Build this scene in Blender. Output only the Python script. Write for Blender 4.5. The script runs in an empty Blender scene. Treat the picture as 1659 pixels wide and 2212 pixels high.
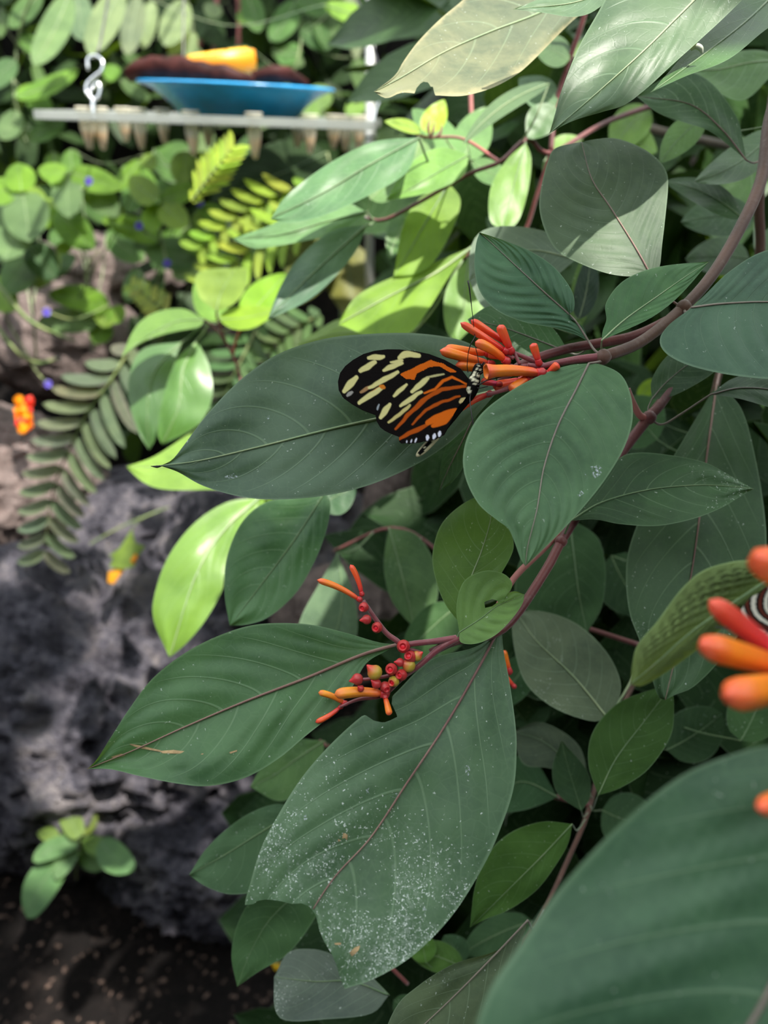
import bpy, bmesh, math, random
from mathutils import Vector, Matrix, noise
random.seed(11)
SC = bpy.context.scene
COL = SC.collection
# ------------------------------------------------------------------ camera, sky, sun, exposure
FPX = 1628.0                      # focal length in pixels of the 1659 x 2212 frame
CAM = Vector((0, 0, 1.0)); PITCH = math.radians(28)
FWD = Vector((0, math.cos(PITCH), -math.sin(PITCH)))
UPV = Vector((0, math.sin(PITCH), math.cos(PITCH)))
RGT = Vector((1, 0, 0))
cd = bpy.data.cameras.new('camera'); co = bpy.data.objects.new('camera', cd); COL.objects.link(co)
co.location = CAM; co.rotation_euler = (math.radians(90) - PITCH, 0, 0)
cd.sensor_fit = 'VERTICAL'; cd.sensor_height = 36.0; cd.sensor_width = 27.0
cd.lens = FPX / 2212 * 36.0; cd.clip_start = 0.01; cd.clip_end = 50
cd.dof.use_dof = True; cd.dof.focus_distance = 0.245; cd.dof.aperture_fstop = cd.lens / 2.9
SC.camera = co
w = bpy.data.worlds.new('sky'); SC.world = w; w.use_nodes = True
bg = w.node_tree.nodes['Background']; bg.inputs[0].default_value = (0.90, 0.97, 1.0, 1); bg.inputs[1].default_value = 1.35
SUN = Vector((0.34, -0.20, 0.92)).normalized()
sd = bpy.data.lights.new('sun', 'SUN'); sd.energy = 5.2; sd.angle = math.radians(0.8); sd.color = (1, 0.95, 0.86)
so = bpy.data.objects.new('sun', sd); COL.objects.link(so); so.rotation_euler = SUN.to_track_quat('Z', 'Y').to_euler()
so.location = (0, 0, 4)
vs = SC.view_settings; vs.view_transform = 'Standard'; vs.look = 'None'; vs.gamma = 1; vs.use_curve_mapping = False
vs.exposure = 1.0
SC.cycles.max_bounces = 8; SC.cycles.transparent_max_bounces = 12

def P(px, py, d):
    return CAM + d * (FWD + ((px - 829.5) / FPX) * RGT + ((1106 - py) / FPX) * UPV)

# ------------------------------------------------------------------ object helpers
ORG = {}
def thing(name, label, cat, loc=(0, 0, 0), group=None, kind=None):
    o = bpy.data.objects.new(name, None); COL.objects.link(o); o.location = loc; o.empty_display_size = 0.02
    ORG[o] = Vector(loc); o['label'] = label; o['category'] = cat
    if group: o['group'] = group
    if kind: o['kind'] = kind
    return o
def obj(name, verts, faces, mat, parent=None, smooth=True, loc=None, uv=None, col=None, tint=None, label=None):
    """one mesh object; verts in world coordinates"""
    org = ORG[parent] if parent is not None else Vector(loc if loc is not None else (0, 0, 0))
    me = bpy.data.meshes.new(name)
    me.from_pydata([Vector(v) - org for v in verts], [], faces)
    if uv is not None:
        l = me.uv_layers.new(name='UVMap'); vi = [0] * len(me.loops)
        me.loops.foreach_get('vertex_index', vi)
        flat = []
        for i in vi: flat.extend(uv[i])
        l.data.foreach_set('uv', flat)
    if col is not None:
        a = me.color_attributes.new('Col', 'FLOAT_COLOR', 'POINT')
        flat = []
        for c in col: flat.extend((c[0], c[1], c[2], 1))
        a.data.foreach_set('color', flat)
    if smooth: me.polygons.foreach_set('use_smooth', [True] * len(me.polygons))
    me.materials.append(mat)
    o = bpy.data.objects.new(name, me); COL.objects.link(o)
    ORG[o] = org
    if parent is not None: o.parent = parent
    else: o.location = org
    if tint: o.color = (*tint, 1)
    if label: o['label'] = label
    return o
def tag(o, label, cat, group=None, kind=None):
    o['label'] = label
    if cat: o['category'] = cat
    if group: o['group'] = group
    if kind: o['kind'] = kind
    return o

# ------------------------------------------------------------------ curves
def crom(pts, n=12):
    """Catmull-Rom through pts (tuples of any dim) -> dense list"""
    pts = [tuple(map(float, p)) for p in pts]
    if len(pts) < 3:
        a, b = pts[0], pts[-1]
        return [tuple(a[k] + (b[k] - a[k]) * i / n for k in range(len(a))) for i in range(n + 1)]
    q = [tuple(2 * a - b for a, b in zip(pts[0], pts[1]))] + pts + [tuple(2 * a - b for a, b in zip(pts[-1], pts[-2]))]
    out = []
    for i in range(1, len(q) - 2):
        p0, p1, p2, p3 = q[i - 1], q[i], q[i + 1], q[i + 2]
        for j in range(n):
            t = j / n
            out.append(tuple(0.5 * (2 * b + (c - a) * t + (2 * a - 5 * b + 4 * c - e) * t * t + (3 * b - a - 3 * c + e) * t ** 3)
                             for a, b, c, e in zip(p0, p1, p2, p3)))
    out.append(pts[-1])
    return out
def resample(dense, n):
    L = [0.0]
    for a, b in zip(dense, dense[1:]): L.append(L[-1] + math.dist(a[:3], b[:3]))
    tot = L[-1] or 1; out = []; k = 0
    for i in range(n + 1):
        s = tot * i / n
        while k < len(L) - 2 and L[k + 1] < s: k += 1
        seg = (L[k + 1] - L[k]) or 1; t = min(1, max(0, (s - L[k]) / seg))
        out.append(tuple(x + (y - x) * t for x, y in zip(dense[k], dense[k + 1])))
    return out
def tube_data(path, radii, seg=8, caps=True, squash=1.0):
    """path: list of Vectors; radii list -> verts, faces, uvs"""
    V = []; F = []; U = []
    n = len(path); up = None
    for i, p in enumerate(path):
        t = (path[min(i + 1, n - 1)] - path[max(i - 1, 0)])
        t = t.normalized() if t.length > 1e-9 else Vector((0, 0, 1))
        if up is None:
            up = Vector((0, 0, 1)) if abs(t.z) < 0.9 else Vector((1, 0, 0))
        a = (up - t * up.dot(t)); a = a.normalized() if a.length > 1e-6 else t.orthogonal().normalized()
        b = t.cross(a); up = a
        for k in range(seg):
            an = 2 * math.pi * k / seg
            V.append(p + radii[i] * (math.cos(an) * a + math.sin(an) * squash * b)); U.append((i / (n - 1), k / seg))
    for i in range(n - 1):
        for k in range(seg):
            k2 = (k + 1) % seg
            F.append((i * seg + k, i * seg + k2, (i + 1) * seg + k2, (i + 1) * seg + k))
    if caps:
        F.append(tuple(range(seg - 1, -1, -1))); F.append(tuple((n - 1) * seg + k for k in range(seg)))
    return V, F, U
def tube(name, pts, r, mat, parent=None, seg=8, n=None, tint=None, squash=1.0, label=None, loc=None):
    """pts: world Vectors ; r: radius or list interpolated along"""
    d = crom([tuple(p) for p in pts], 8); n = n or max(6, 4 * len(pts))
    d = [Vector(p) for p in resample(d, n)]
    rr = r if isinstance(r, (list, tuple)) else [r, r]
    R = []
    for i in range(n + 1):
        s = i / n * (len(rr) - 1); k = min(int(s), len(rr) - 2); R.append(rr[k] + (rr[k + 1] - rr[k]) * (s - k))
    V, F, U = tube_data(d, R, seg, True, squash)
    return obj(name, V, F, mat, parent, uv=U, tint=tint, label=label, loc=loc)
def pxs(*a):
    """pixel path (x, y, depth) triples -> world points"""
    return [P(*p) for p in a]
def lathe(base, axis, prof, seg=12, ridge=0.0, nr=5):
    """prof: list of (distance along axis, radius)"""
    ax = axis.normalized(); a = ax.orthogonal().normalized(); b = ax.cross(a)
    V = []; F = []; U = []
    tot = max(p[0] for p in prof) or 1
    for i, (h, r) in enumerate(prof):
        for k in range(seg):
            an = 2 * math.pi * k / seg
            rr = r * (1 + ridge * math.cos(nr * an))
            V.append(base + ax * h + rr * (math.cos(an) * a + math.sin(an) * b)); U.append((h / tot, k / seg))
    n = len(prof)
    for i in range(n - 1):
        for k in range(seg):
            k2 = (k + 1) % seg
            F.append((i * seg + k, i * seg + k2, (i + 1) * seg + k2, (i + 1) * seg + k))
    F.append(tuple(range(seg - 1, -1, -1))); F.append(tuple((n - 1) * seg + k for k in range(seg)))
    return V, F, U
def inpoly(x, y, poly):
    c = False; j = len(poly) - 1
    for i in range(len(poly)):
        xi, yi = poly[i]; xj, yj = poly[j]
        if (yi > y) != (yj > y) and x < (xj - xi) * (y - yi) / (yj - yi) + xi: c = not c
        j = i
    return c
def snap(x, y, poly):
    best = None
    for i in range(len(poly)):
        a = poly[i]; b = poly[(i + 1) % len(poly)]
        dx, dy = b[0] - a[0], b[1] - a[1]; L = dx * dx + dy * dy or 1
        t = max(0, min(1, ((x - a[0]) * dx + (y - a[1]) * dy) / L)); q = (a[0] + t * dx, a[1] + t * dy)
        D = (q[0] - x) ** 2 + (q[1] - y) ** 2
        if best is None or D < best[0]: best = (D, q)
    return best[1]

# ------------------------------------------------------------------ materials
def lin(r, g, b):
    f = lambda c: c / 12.92 if c <= 0.04045 else ((c + 0.055) / 1.055) ** 2.4
    return (f(r / 255), f(g / 255), f(b / 255), 1)
class NB:
    """tiny node builder"""
    def __init__(s, name):
        s.m = bpy.data.materials.new(name); s.m.use_nodes = True; s.t = s.m.node_tree; s.n = s.t.nodes
        s.b = s.n['Principled BSDF']; s.o = s.n['Material Output']
    def add(s, typ, **kw):
        n = s.n.new(typ)
        for k, v in kw.items(): setattr(n, k, v)
        return n
    def link(s, a, b): s.t.links.new(a, b)
    def put(s, sock, v):
        if hasattr(v, 'is_linked') or isinstance(v, bpy.types.NodeSocket): s.link(v, sock)
        else: sock.default_value = v
    def math(s, op, a, b=None, c=None, clamp=False):
        n = s.add('ShaderNodeMath', operation=op, use_clamp=clamp); s.put(n.inputs[0], a)
        if b is not None: s.put(n.inputs[1], b)
        if c is not None: s.put(n.inputs[2], c)
        return n.outputs[0]
    def mix(s, fac, a, b, typ='MIX'):
        n = s.add('ShaderNodeMix', data_type='RGBA', blend_type=typ); s.put(n.inputs[0], fac); s.put(n.inputs[6], a); s.put(n.inputs[7], b)
        return n.outputs[2]
    def ramp(s, fac, stops):
        n = s.add('ShaderNodeValToRGB'); s.put(n.inputs[0], fac); e = n.color_ramp.elements
        while len(e) < len(stops): e.new(0.5)
        for k, (p, c) in zip(e, stops): k.position = p; k.color = c if len(c) == 4 else (*c, 1)
        return n.outputs[0]
    def noise(s, scale, detail=4, rough=0.55, vec=None, dist=0):
        n = s.add('ShaderNodeTexNoise'); n.inputs['Scale'].default_value = scale; n.inputs['Detail'].default_value = detail
        n.inputs['Roughness'].default_value = rough; n.inputs['Distortion'].default_value = dist
        if vec is not None: s.link(vec, n.inputs['Vector'])
        return n.outputs[0]
    def smooth(s, x, lo, hi):
        n = s.add('ShaderNodeMapRange', interpolation_type='SMOOTHSTEP'); s.put(n.inputs[0], x); s.put(n.inputs[1], lo); s.put(n.inputs[2], hi)
        return n.outputs[0]
    def bump(s, h, strength, dist):
        n = s.add('ShaderNodeBump'); n.inputs['Strength'].default_value = strength; n.inputs['Distance'].default_value = dist
        s.put(n.inputs['Height'], h); s.link(n.outputs[0], s.b.inputs['Normal']); return n.outputs[0]
def plain(name, color, rough=0.5, spec=0.5, metal=0.0, var=0.0, vscale=60, trans=0.0, bump=0.0):
    k = NB(name); tc = k.add('ShaderNodeTexCoord').outputs['Object']
    c = color if len(color) == 4 else (*color, 1)
    if var:
        nz = k.noise(vscale, 4, 0.6, tc)
        c2 = tuple(x * (1 - var) for x in c[:3]) + (1,); c3 = tuple(min(1, x * (1 + var)) for x in c[:3]) + (1,)
        k.link(k.ramp(nz, [(0.3, c2), (0.7, c3)]), k.b.inputs['Base Color'])
    else: k.b.inputs['Base Color'].default_value = c
    k.b.inputs['Roughness'].default_value = rough; k.b.inputs['Specular IOR Level'].default_value = spec
    k.b.inputs['Metallic'].default_value = metal; k.b.inputs['Transmission Weight'].default_value = trans
    if bump: k.bump(k.noise(vscale * 2, 4, 0.6, tc), bump, 0.002)
    return k.m
def leaf_material(name, nveins=9, slant=0.3, dust=0.0, rough=0.42, spec=0.45, transl=0.3, veincol=1.6, fine=0.35, blotch=0.25, old=0.0, sheen=0.0, dustu=None, vmix=0.55):
    """leaf: Object Info colour x veins x blotches, dust specks, thin translucency"""
    k = NB(name)
    uvn = k.add('ShaderNodeUVMap'); uvn.uv_map = 'UVMap'
    sp = k.add('ShaderNodeSeparateXYZ'); k.link(uvn.outputs[0], sp.inputs[0]); u, v = sp.outputs[0], sp.outputs[1]
    oi = k.add('ShaderNodeObjectInfo'); base = oi.outputs['Color']
    tc = k.add('ShaderNodeTexCoord').outputs['Object']
    av = k.math('ABSOLUTE', v)
    t = k.math('SUBTRACT', u, k.math('MULTIPLY', k.math('POWER', av, 1.35), slant))
    ph = k.math('ADD', k.math('MULTIPLY', t, nveins), k.math('MULTIPLY', k.math('GREATER_THAN', v, 0.0), 0.4))
    dist = k.math('ABSOLUTE', k.math('SUBTRACT', k.math('FRACT', ph), 0.5))
    wd = k.math('MULTIPLY_ADD', av, -0.032, 0.055)
    vein = k.math('SUBTRACT', 1.0, k.smooth(dist, k.math('MULTIPLY', wd, 0.25), wd), clamp=True)
    vein = k.math('MULTIPLY', vein, k.math('SUBTRACT', 1.0, k.smooth(av, 0.7, 0.98)))
    vo = k.add('ShaderNodeTexVoronoi', feature='DISTANCE_TO_EDGE'); vo.inputs['Scale'].default_value = 260; k.link(tc, vo.inputs['Vector'])
    net = k.math('SUBTRACT', 1.0, k.smooth(vo.outputs[0], 0.0, 0.09))
    veins = k.math('MAXIMUM', vein, k.math('MULTIPLY', net, fine * 0.55), clamp=True)
    n1 = k.noise(28, 5, 0.6, tc, 0.4)
    n2 = k.noise(140, 4, 0.65, tc)
    dark = k.mix(1.0, base, (1 - blotch, 1 - blotch, 1 - blotch * 0.7, 1), 'MULTIPLY')
    lite = k.mix(1.0, base, (1 + blotch * 1.5, 1 + blotch, 1 + blotch * 1.2, 1), 'MULTIPLY')
    c = k.mix(k.smooth(n1, 0.3, 0.7), dark, lite)
    c = k.mix(k.math('MULTIPLY', k.smooth(n2, 0.35, 0.75), 0.25), c, lite)
    vc = k.mix(0.5, k.mix(1.0, base, (veincol, veincol, veincol, 1), 'MULTIPLY'), (0.22, 0.30, 0.20, 1))
    c = k.mix(k.math('MULTIPLY', veins, vmix), c, vc)
    n5 = k.noise(420, 3, 0.6, tc)
    c = k.mix(k.math('MULTIPLY', k.smooth(n5, 0.45, 0.75), 0.30), c, lite)
    c = k.mix(k.math('MULTIPLY', k.smooth(av, 0.962, 0.992), 0.5), c, vc)
    if old:
        n3 = k.noise(16, 5, 0.7, tc, 0.8)
        c = k.mix(k.math('MULTIPLY', k.smooth(n3, 0.42, 0.68), old), c, (0.26, 0.26, 0.14, 1))
        c = k.mix(k.math('MULTIPLY', k.smooth(k.math('ADD', av, k.math('MULTIPLY', n2, 0.4)), 1.02, 1.25), old), c, (0.42, 0.36, 0.20, 1))
    if dust:
        nzv = k.add('ShaderNodeTexNoise'); nzv.inputs['Scale'].default_value = 650; k.link(tc, nzv.inputs['Vector'])
        vm = k.add('ShaderNodeVectorMath', operation='MULTIPLY_ADD'); k.link(nzv.outputs['Color'], vm.inputs[0]); vm.inputs[1].default_value = (.0026, .0026, .0026); k.link(tc, vm.inputs[2]); tw = vm.outputs[0]
        v2 = k.add('ShaderNodeTexVoronoi'); v2.inputs['Scale'].default_value = 900; v2.inputs['Randomness'].default_value = 1; k.link(tw, v2.inputs['Vector'])
        dn = k.noise(30, 6, 0.75, tc, 0.6)
        n4 = k.noise(700, 3, 0.7, tc)
        patch = k.smooth(dn, 0.54, 0.72)
        if dustu:
            hot = k.math('MULTIPLY', k.smooth(u, dustu[0], dustu[1]), k.smooth(k.noise(55, 5, 0.7, tc, 0.5), 0.40, 0.62))
            patch = k.math('MAXIMUM', k.math('MULTIPLY', patch, 0.35), hot)
        cellr = k.add('ShaderNodeSeparateColor'); k.link(v2.outputs['Color'], cellr.inputs[0])
        th = k.math('MULTIPLY_ADD', patch, -0.32 * dust, 0.988)
        speck = k.math('MULTIPLY', k.math('GREATER_THAN', cellr.outputs[0], th), k.math('SUBTRACT', 1.0, k.smooth(k.math('ADD', v2.outputs['Distance'], k.math('MULTIPLY', n4, 0.35)), 0.28, 0.50)))
        v3 = k.add('ShaderNodeTexVoronoi'); v3.inputs['Scale'].default_value = 1900; k.link(tw, v3.inputs['Vector'])
        c3 = k.add('ShaderNodeSeparateColor'); k.link(v3.outputs['Color'], c3.inputs[0])
        sp2 = k.math('MULTIPLY', k.math('GREATER_THAN', c3.outputs[0], k.math('MULTIPLY_ADD', patch, -0.34 * dust, 0.996)), k.math('SUBTRACT', 1.0, k.smooth(v3.outputs['Distance'], 0.2, 0.5)))
        speck = k.math('MAXIMUM', speck, sp2)
        haze = k.math('MULTIPLY', k.math('MULTIPLY', patch, k.smooth(n4, 0.45, 0.65)), 0.14 * dust)
        dd = k.math('MAXIMUM', k.math('MULTIPLY', speck, min(1.0, 0.45 + 0.3 * dust)), haze, clamp=True)
        c = k.mix(dd, c, (0.62, 0.68, 0.66, 1))
    k.link(c, k.b.inputs['Base Color'])
    k.b.inputs['Roughness'].default_value = rough; k.b.inputs['Specular IOR Level'].default_value = spec
    if sheen:
        k.b.inputs['Sheen Weight'].default_value = sheen; k.b.inputs['Sheen Roughness'].default_value = 0.5
    hgt = k.math('ADD', k.math('MULTIPLY', veins, -0.5), k.math('MULTIPLY', n2, 0.5))
    nrm = k.bump(hgt, 0.35, 0.0006)
    tr = k.add('ShaderNodeBsdfTranslucent')
    tcn = k.mix(1.0, c, (2.5, 2.1, 0.35, 1), 'MULTIPLY'); k.link(tcn, tr.inputs[0])
    ms = k.add('ShaderNodeMixShader'); ms.inputs[0].default_value = transl
    k.link(k.b.outputs[0], ms.inputs[1]); k.link(tr.outputs[0], ms.inputs[2]); k.link(ms.outputs[0], k.o.inputs[0])
    return k.m
M = {}
M['leaf'] = leaf_material('leaf_firebush', 8, 0.30, 0.12, spec=0.28, transl=0.22, fine=0.24)
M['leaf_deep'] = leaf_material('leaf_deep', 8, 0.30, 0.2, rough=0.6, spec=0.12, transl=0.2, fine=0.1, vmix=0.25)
M['leaf_dusty'] = leaf_material('leaf_dusty', 8, 0.33, 0.8, rough=0.5, spec=0.25, transl=0.18, fine=0.15)
M['leaf_torn'] = leaf_material('leaf_torn', 8, 0.33, 1.5, rough=0.45, spec=0.3, transl=0.18, fine=0.28, dustu=(0.42, 0.70))
M['leaf_quilt'] = leaf_material('leaf_quilted', 11, 0.34, 0.12, rough=0.5, spec=0.24, transl=0.2, fine=0.2, vmix=0.22)
M['leaf_old'] = leaf_material('leaf_old', 7, 0.25, 0.4, rough=0.6, spec=0.25, transl=0.15, old=0.6, fine=0.2)
M['leaf_glossy'] = leaf_material('leaf_glossy', 6, 0.5, 0.0, rough=0.36, spec=0.55, transl=0.35, fine=0.05, blotch=0.15)
M['leaf_soft'] = leaf_material('leaf_soft', 9, 0.4, 0.0, rough=0.55, spec=0.25, transl=0.35, fine=0.1)
M['leaf_under'] = leaf_material('leaf_underside', 9, 0.62, 0.0, rough=0.55, spec=0.2, transl=0.25, veincol=3.6, fine=0.1)
def stem_material(name, c1, c2, rough=0.6):
    k = NB(name); tc = k.add('ShaderNodeTexCoord').outputs['Object']
    n = k.noise(220, 5, 0.7, tc); n0 = k.noise(35, 3, 0.5, tc)
    c = k.mix(k.smooth(n0, 0.35, 0.65), (*c1, 1), (*c2, 1))
    c = k.mix(k.math('MULTIPLY', k.smooth(n, 0.52, 0.75), 0.25), c, (0.32, 0.24, 0.20, 1))
    k.link(c, k.b.inputs['Base Color']); k.b.inputs['Roughness'].default_value = rough
    k.b.inputs['Sheen Weight'].default_value = 0.3
    k.bump(n, 0.4, 0.0006); return k.m
M['stem'] = stem_material('stem_brown', (0.075, 0.030, 0.018), (0.14, 0.062, 0.040))
M['stem_red'] = stem_material('stem_red', (0.09, 0.010, 0.012), (0.17, 0.035, 0.032), 0.5)
M['stem_wine'] = stem_material('stem_wine', (0.16, 0.025, 0.035), (0.25, 0.06, 0.07), 0.5)
M['stem_pink'] = stem_material('stem_pink', (0.42, 0.09, 0.08), (0.34, 0.13, 0.11), 0.5)
M['stem_green'] = stem_material('stem_green', (0.10, 0.17, 0.04), (0.22, 0.26, 0.09), 0.5)
M['rib_red'] = stem_material('midrib_red', (0.13, 0.05, 0.04), (0.22, 0.12, 0.09), 0.5)
M['rib_grey'] = stem_material('midrib_greyish', (0.14, 0.11, 0.085), (0.22, 0.18, 0.14), 0.5)
M['rib_dull'] = stem_material('midrib_dull', (0.10, 0.13, 0.09), (0.16, 0.18, 0.13), 0.5)
M['rib_pale'] = stem_material('midrib_pale', (0.20, 0.29, 0.13), (0.30, 0.36, 0.18), 0.5)
M['rib_green'] = stem_material('midrib_green', (0.09, 0.17, 0.06), (0.14, 0.22, 0.08), 0.5)
def flower_material(name, stops):
    k = NB(name); uvn = k.add('ShaderNodeUVMap'); uvn.uv_map = 'UVMap'
    sp = k.add('ShaderNodeSeparateXYZ'); k.link(uvn.outputs[0], sp.inputs[0]); tc = k.add('ShaderNodeTexCoord').outputs['Object']
    nz = k.noise(150, 3, 0.6, tc)
    f = k.math('MULTIPLY_ADD', k.math('SUBTRACT', nz, 0.5), 0.18, sp.outputs[0])
    k.link(k.ramp(f, stops), k.b.inputs['Base Color']); k.b.inputs['Roughness'].default_value = 0.38
    k.b.inputs['Subsurface Weight'].default_value = 0.35; k.b.inputs['Subsurface Radius'].default_value = (0.004, 0.0015, 0.0008)
    k.bump(k.noise(900, 2, 0.5, tc), 0.15, 0.0005); return k.m
M['flower_red'] = flower_material('flower_red', [(0.0, (0.62, 0.03, 0.04)), (0.35, (0.80, 0.075, 0.03)), (0.75, (0.86, 0.13, 0.03)), (1.0, (0.75, 0.06, 0.04))])
M['flower_orange'] = flower_material('flower_orange', [(0.0, (0.75, 0.06, 0.03)), (0.3, (0.88, 0.17, 0.02)), (0.75, (0.90, 0.25, 0.015)), (1.0, (0.84, 0.12, 0.05))])
M['flower_yellow'] = flower_material('flower_amber', [(0.0, (0.80, 0.12, 0.04)), (0.25, (0.88, 0.22, 0.02)), (0.75, (0.90, 0.34, 0.02)), (1.0, (0.85, 0.20, 0.06))])
M['flower_pink'] = flower_material('flower_pinkred', [(0.0, (0.62, 0.06, 0.20)), (0.45, (0.80, 0.05, 0.06)), (1.0, (0.86, 0.12, 0.06))])
M['berry_red'] = flower_material('berry_red', [(0.0, (0.33, 0.035, 0.035)), (0.5, (0.46, 0.032, 0.034)), (1.0, (0.62, 0.028, 0.035))])
M['berry_green'] = flower_material('berry_green', [(0.0, (0.30, 0.24, 0.03)), (0.45, (0.48, 0.33, 0.04)), (0.8, (0.62, 0.10, 0.05)), (1.0, (0.70, 0.03, 0.04))])
M['crown_red'] = plain('crown_red', (0.80, 0.02, 0.04), 0.35)

# ------------------------------------------------------------------ leaves
def depth_plane(d, g, c):
    return lambda x, y: d * (1 + g[0] * (x - c[0]) / FPX + g[1] * (c[1] - y) / FPX)
def leaf(parent, mid, A, B, d, g=(0, 0.5), bow=0.0, fold=0.0, quilt=0.0, wave=0.0, curl=0.0, nu=26, nv=7, veins=8, slant=0.3,
         mat='leaf', tint=(0.06, 0.14, 0.045), bites=None, rib='rib_green', rr=1.0, stalk=None, traced=True, name='leaf', label=None, seed=None, ribs_end=1.0):
    """pixel traced leaf: mid, A, B run base -> tip; depth is a tilted plane plus bow / fold / quilting.  stalk: world points of the petiole, from the stem to the leaf base"""
    if traced:
        Mp = resample(crom(mid, 10), nu); Ap = resample(crom(A, 10), nu); Bp = resample(crom(B, 10), nu)
    else:
        Mp, Ap, Bp = mid, A, B
    nu = len(Mp) - 1
    cx = sum(p[0] for p in Mp) / len(Mp); cy = sum(p[1] for p in Mp) / len(Mp)
    pl = depth_plane(d, g, (cx, cy))
    Lw = math.dist(Mp[0], Mp[-1]) * d / FPX
    ph0 = random.random() * 6.28; und = Vector((0, 0, random.random() * 50))
    V = []; U = []; PX = []; D = []
    for i in range(nu + 1):
        u = i / nu
        for j in range(-nv, nv + 1):
            v = j / nv; a = abs(v); E = Ap[i] if v < 0 else Bp[i]
            x = Mp[i][0] + (E[0] - Mp[i][0]) * a; y = Mp[i][1] + (E[1] - Mp[i][1]) * a
            wpx = math.dist(E, Mp[i]) * d / FPX
            t = u - slant * a ** 1.35
            ph = t * veins + (0.4 if v > 0 else 0)
            dd = pl(x, y) + bow * Lw * (2 * u - 1) ** 2 + fold * wpx * a + curl * wpx * a * a
            env = max(0, math.sin(math.pi * min(1, u * 1.02)))
            dd -= quilt * Lw * (0.5 - 0.5 * math.cos(2 * math.pi * (ph - 0.5))) ** 0.6 * min(1, 2.6 * a) * (1 - a ** 3) * env
            dd += wave * Lw * math.sin(u * 9 + ph0 + (2 if v > 0 else 0)) * a * a * env
            dd += 0.022 * Lw * noise.noise(Vector((u * 4.5, v * 1.6, 0)) + und) * min(1, 4 * u)
            PX.append((x, y)); D.append(dd); V.append(P(x, y, dd)); U.append((u, v))
    W = 2 * nv + 1; F = []
    for i in range(nu):
        for j in range(W - 1):
            F.append((i * W + j, i * W + j + 1, (i + 1) * W + j + 1, (i + 1) * W + j))
    if bites:
        keep = []; cut = set(); kv = set()
        for f in F:
            x = sum(PX[q][0] for q in f) / 4; y = sum(PX[q][1] for q in f) / 4
            if any(inpoly(x, y, b) for b in bites): cut.update(f)
            else: keep.append(f); kv.update(f)
        for q in cut & kv:
            best = None
            for b in bites:
                s = snap(*PX[q], b); dq = math.dist(s, PX[q])
                if best is None or dq < best[0]: best = (dq, s)
            if best[0] < 14: PX[q] = best[1]; V[q] = P(*best[1], D[q])
        F = keep
        ren = {}; 
        for f in F:
            for q in f: ren.setdefault(q, len(ren))
        V = [V[q] for q in ren]; U = [U[q] for q in ren]; F = [tuple(ren[q] for q in f) for f in F]
    o = obj(name, V, F, M[mat], parent, uv=U, tint=tint, label=label)
    # midrib (with petiole) lies along the middle column, slightly proud towards the viewer
    rad = 0.0058 * Lw * rr
    path = []; R = []
    base = None
    for i in range(nu + 1):
        u = i / nu
        if u > ribs_end: break
        x, y = Mp[i]; dd = pl(x, y) + bow * Lw * (2 * u - 1) ** 2 + 0.022 * Lw * noise.noise(Vector((u * 4.5, 0, 0)) + und) * min(1, 4 * u)
        if bites and any(inpoly(x, y, b) for b in bites): break
        p = P(x, y, dd); base = base or p
        path.append(p + (CAM - p).normalized() * rad * 1.0); R.append(rad * (1.25 - 1.0 * u))
    if stalk:
        st = [Vector(q) for q in crom([tuple(q) for q in stalk] + [tuple(path[0])], 6)][:-1]
        R = [rad * (1.7 - 0.45 * i / len(st)) for i in range(len(st))] + R; path = st + path
    Vt, Ft, Ut = tube_data(path, R, 6)
    obj('midrib', Vt, Ft, M[rib], o, uv=Ut)
    return o
def prof(u, a=0.55, b=0.85):
    m = a / (a + b); k = (m ** a) * ((1 - m) ** b)
    return (u ** a) * ((1 - u) ** b) / k
def aleaf(parent, base, tip, wd, d, bend=0.0, asym=1.0, ab=(0.6, 0.85), nu=16, nv=4, **kw):
    """auto outline: base, tip in px, half width wd in px, bend = sideways bow of the midrib (fraction of length)"""
    bx, by = base; tx, ty = tip; L = math.dist(base, tip); nx, ny = -(ty - by) / L, (tx - bx) / L
    mid = []; A = []; B = []
    for i in range(nu + 1):
        u = i / nu; o = bend * L * 4 * u * (1 - u)
        x = bx + (tx - bx) * u + nx * o; y = by + (ty - by) * u + ny * o
        w_ = wd * prof(max(0, min(1, u)), *ab)
        mid.append((x, y)); A.append((x + nx * w_, y + ny * w_)); B.append((x - nx * w_ * asym, y - ny * w_ * asym))
    return leaf(parent, mid, A, B, d, traced=False, nv=nv, **kw)

from mathutils.bvhtree import BVHTree
def scar(lf, pts, mat, name='scar'):
    """a thin dry or dusty mark lying on a leaf, outlined in px"""
    bv = BVHTree.FromPolygons([v.co + ORG[lf] for v in lf.data.vertices], [tuple(p.vertices) for p in lf.data.polygons])
    V = []
    cx = sum(p[0] for p in pts) / len(pts); cy = sum(p[1] for p in pts) / len(pts)
    for q in [(cx, cy)] + list(pts):
        dr = (P(*q, 1.0) - CAM).normalized(); h = bv.ray_cast(CAM, dr)
        if h[0] is None: return
        V.append(h[0] - dr * .00012)
    n = len(pts)
    return obj(name, V, [(0, 1 + i, 1 + (i + 1) % n) for i in range(n)], mat, lf)
SUNUP = lambda p, z: p + SUN * ((z - p.z) / SUN.z)
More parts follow.
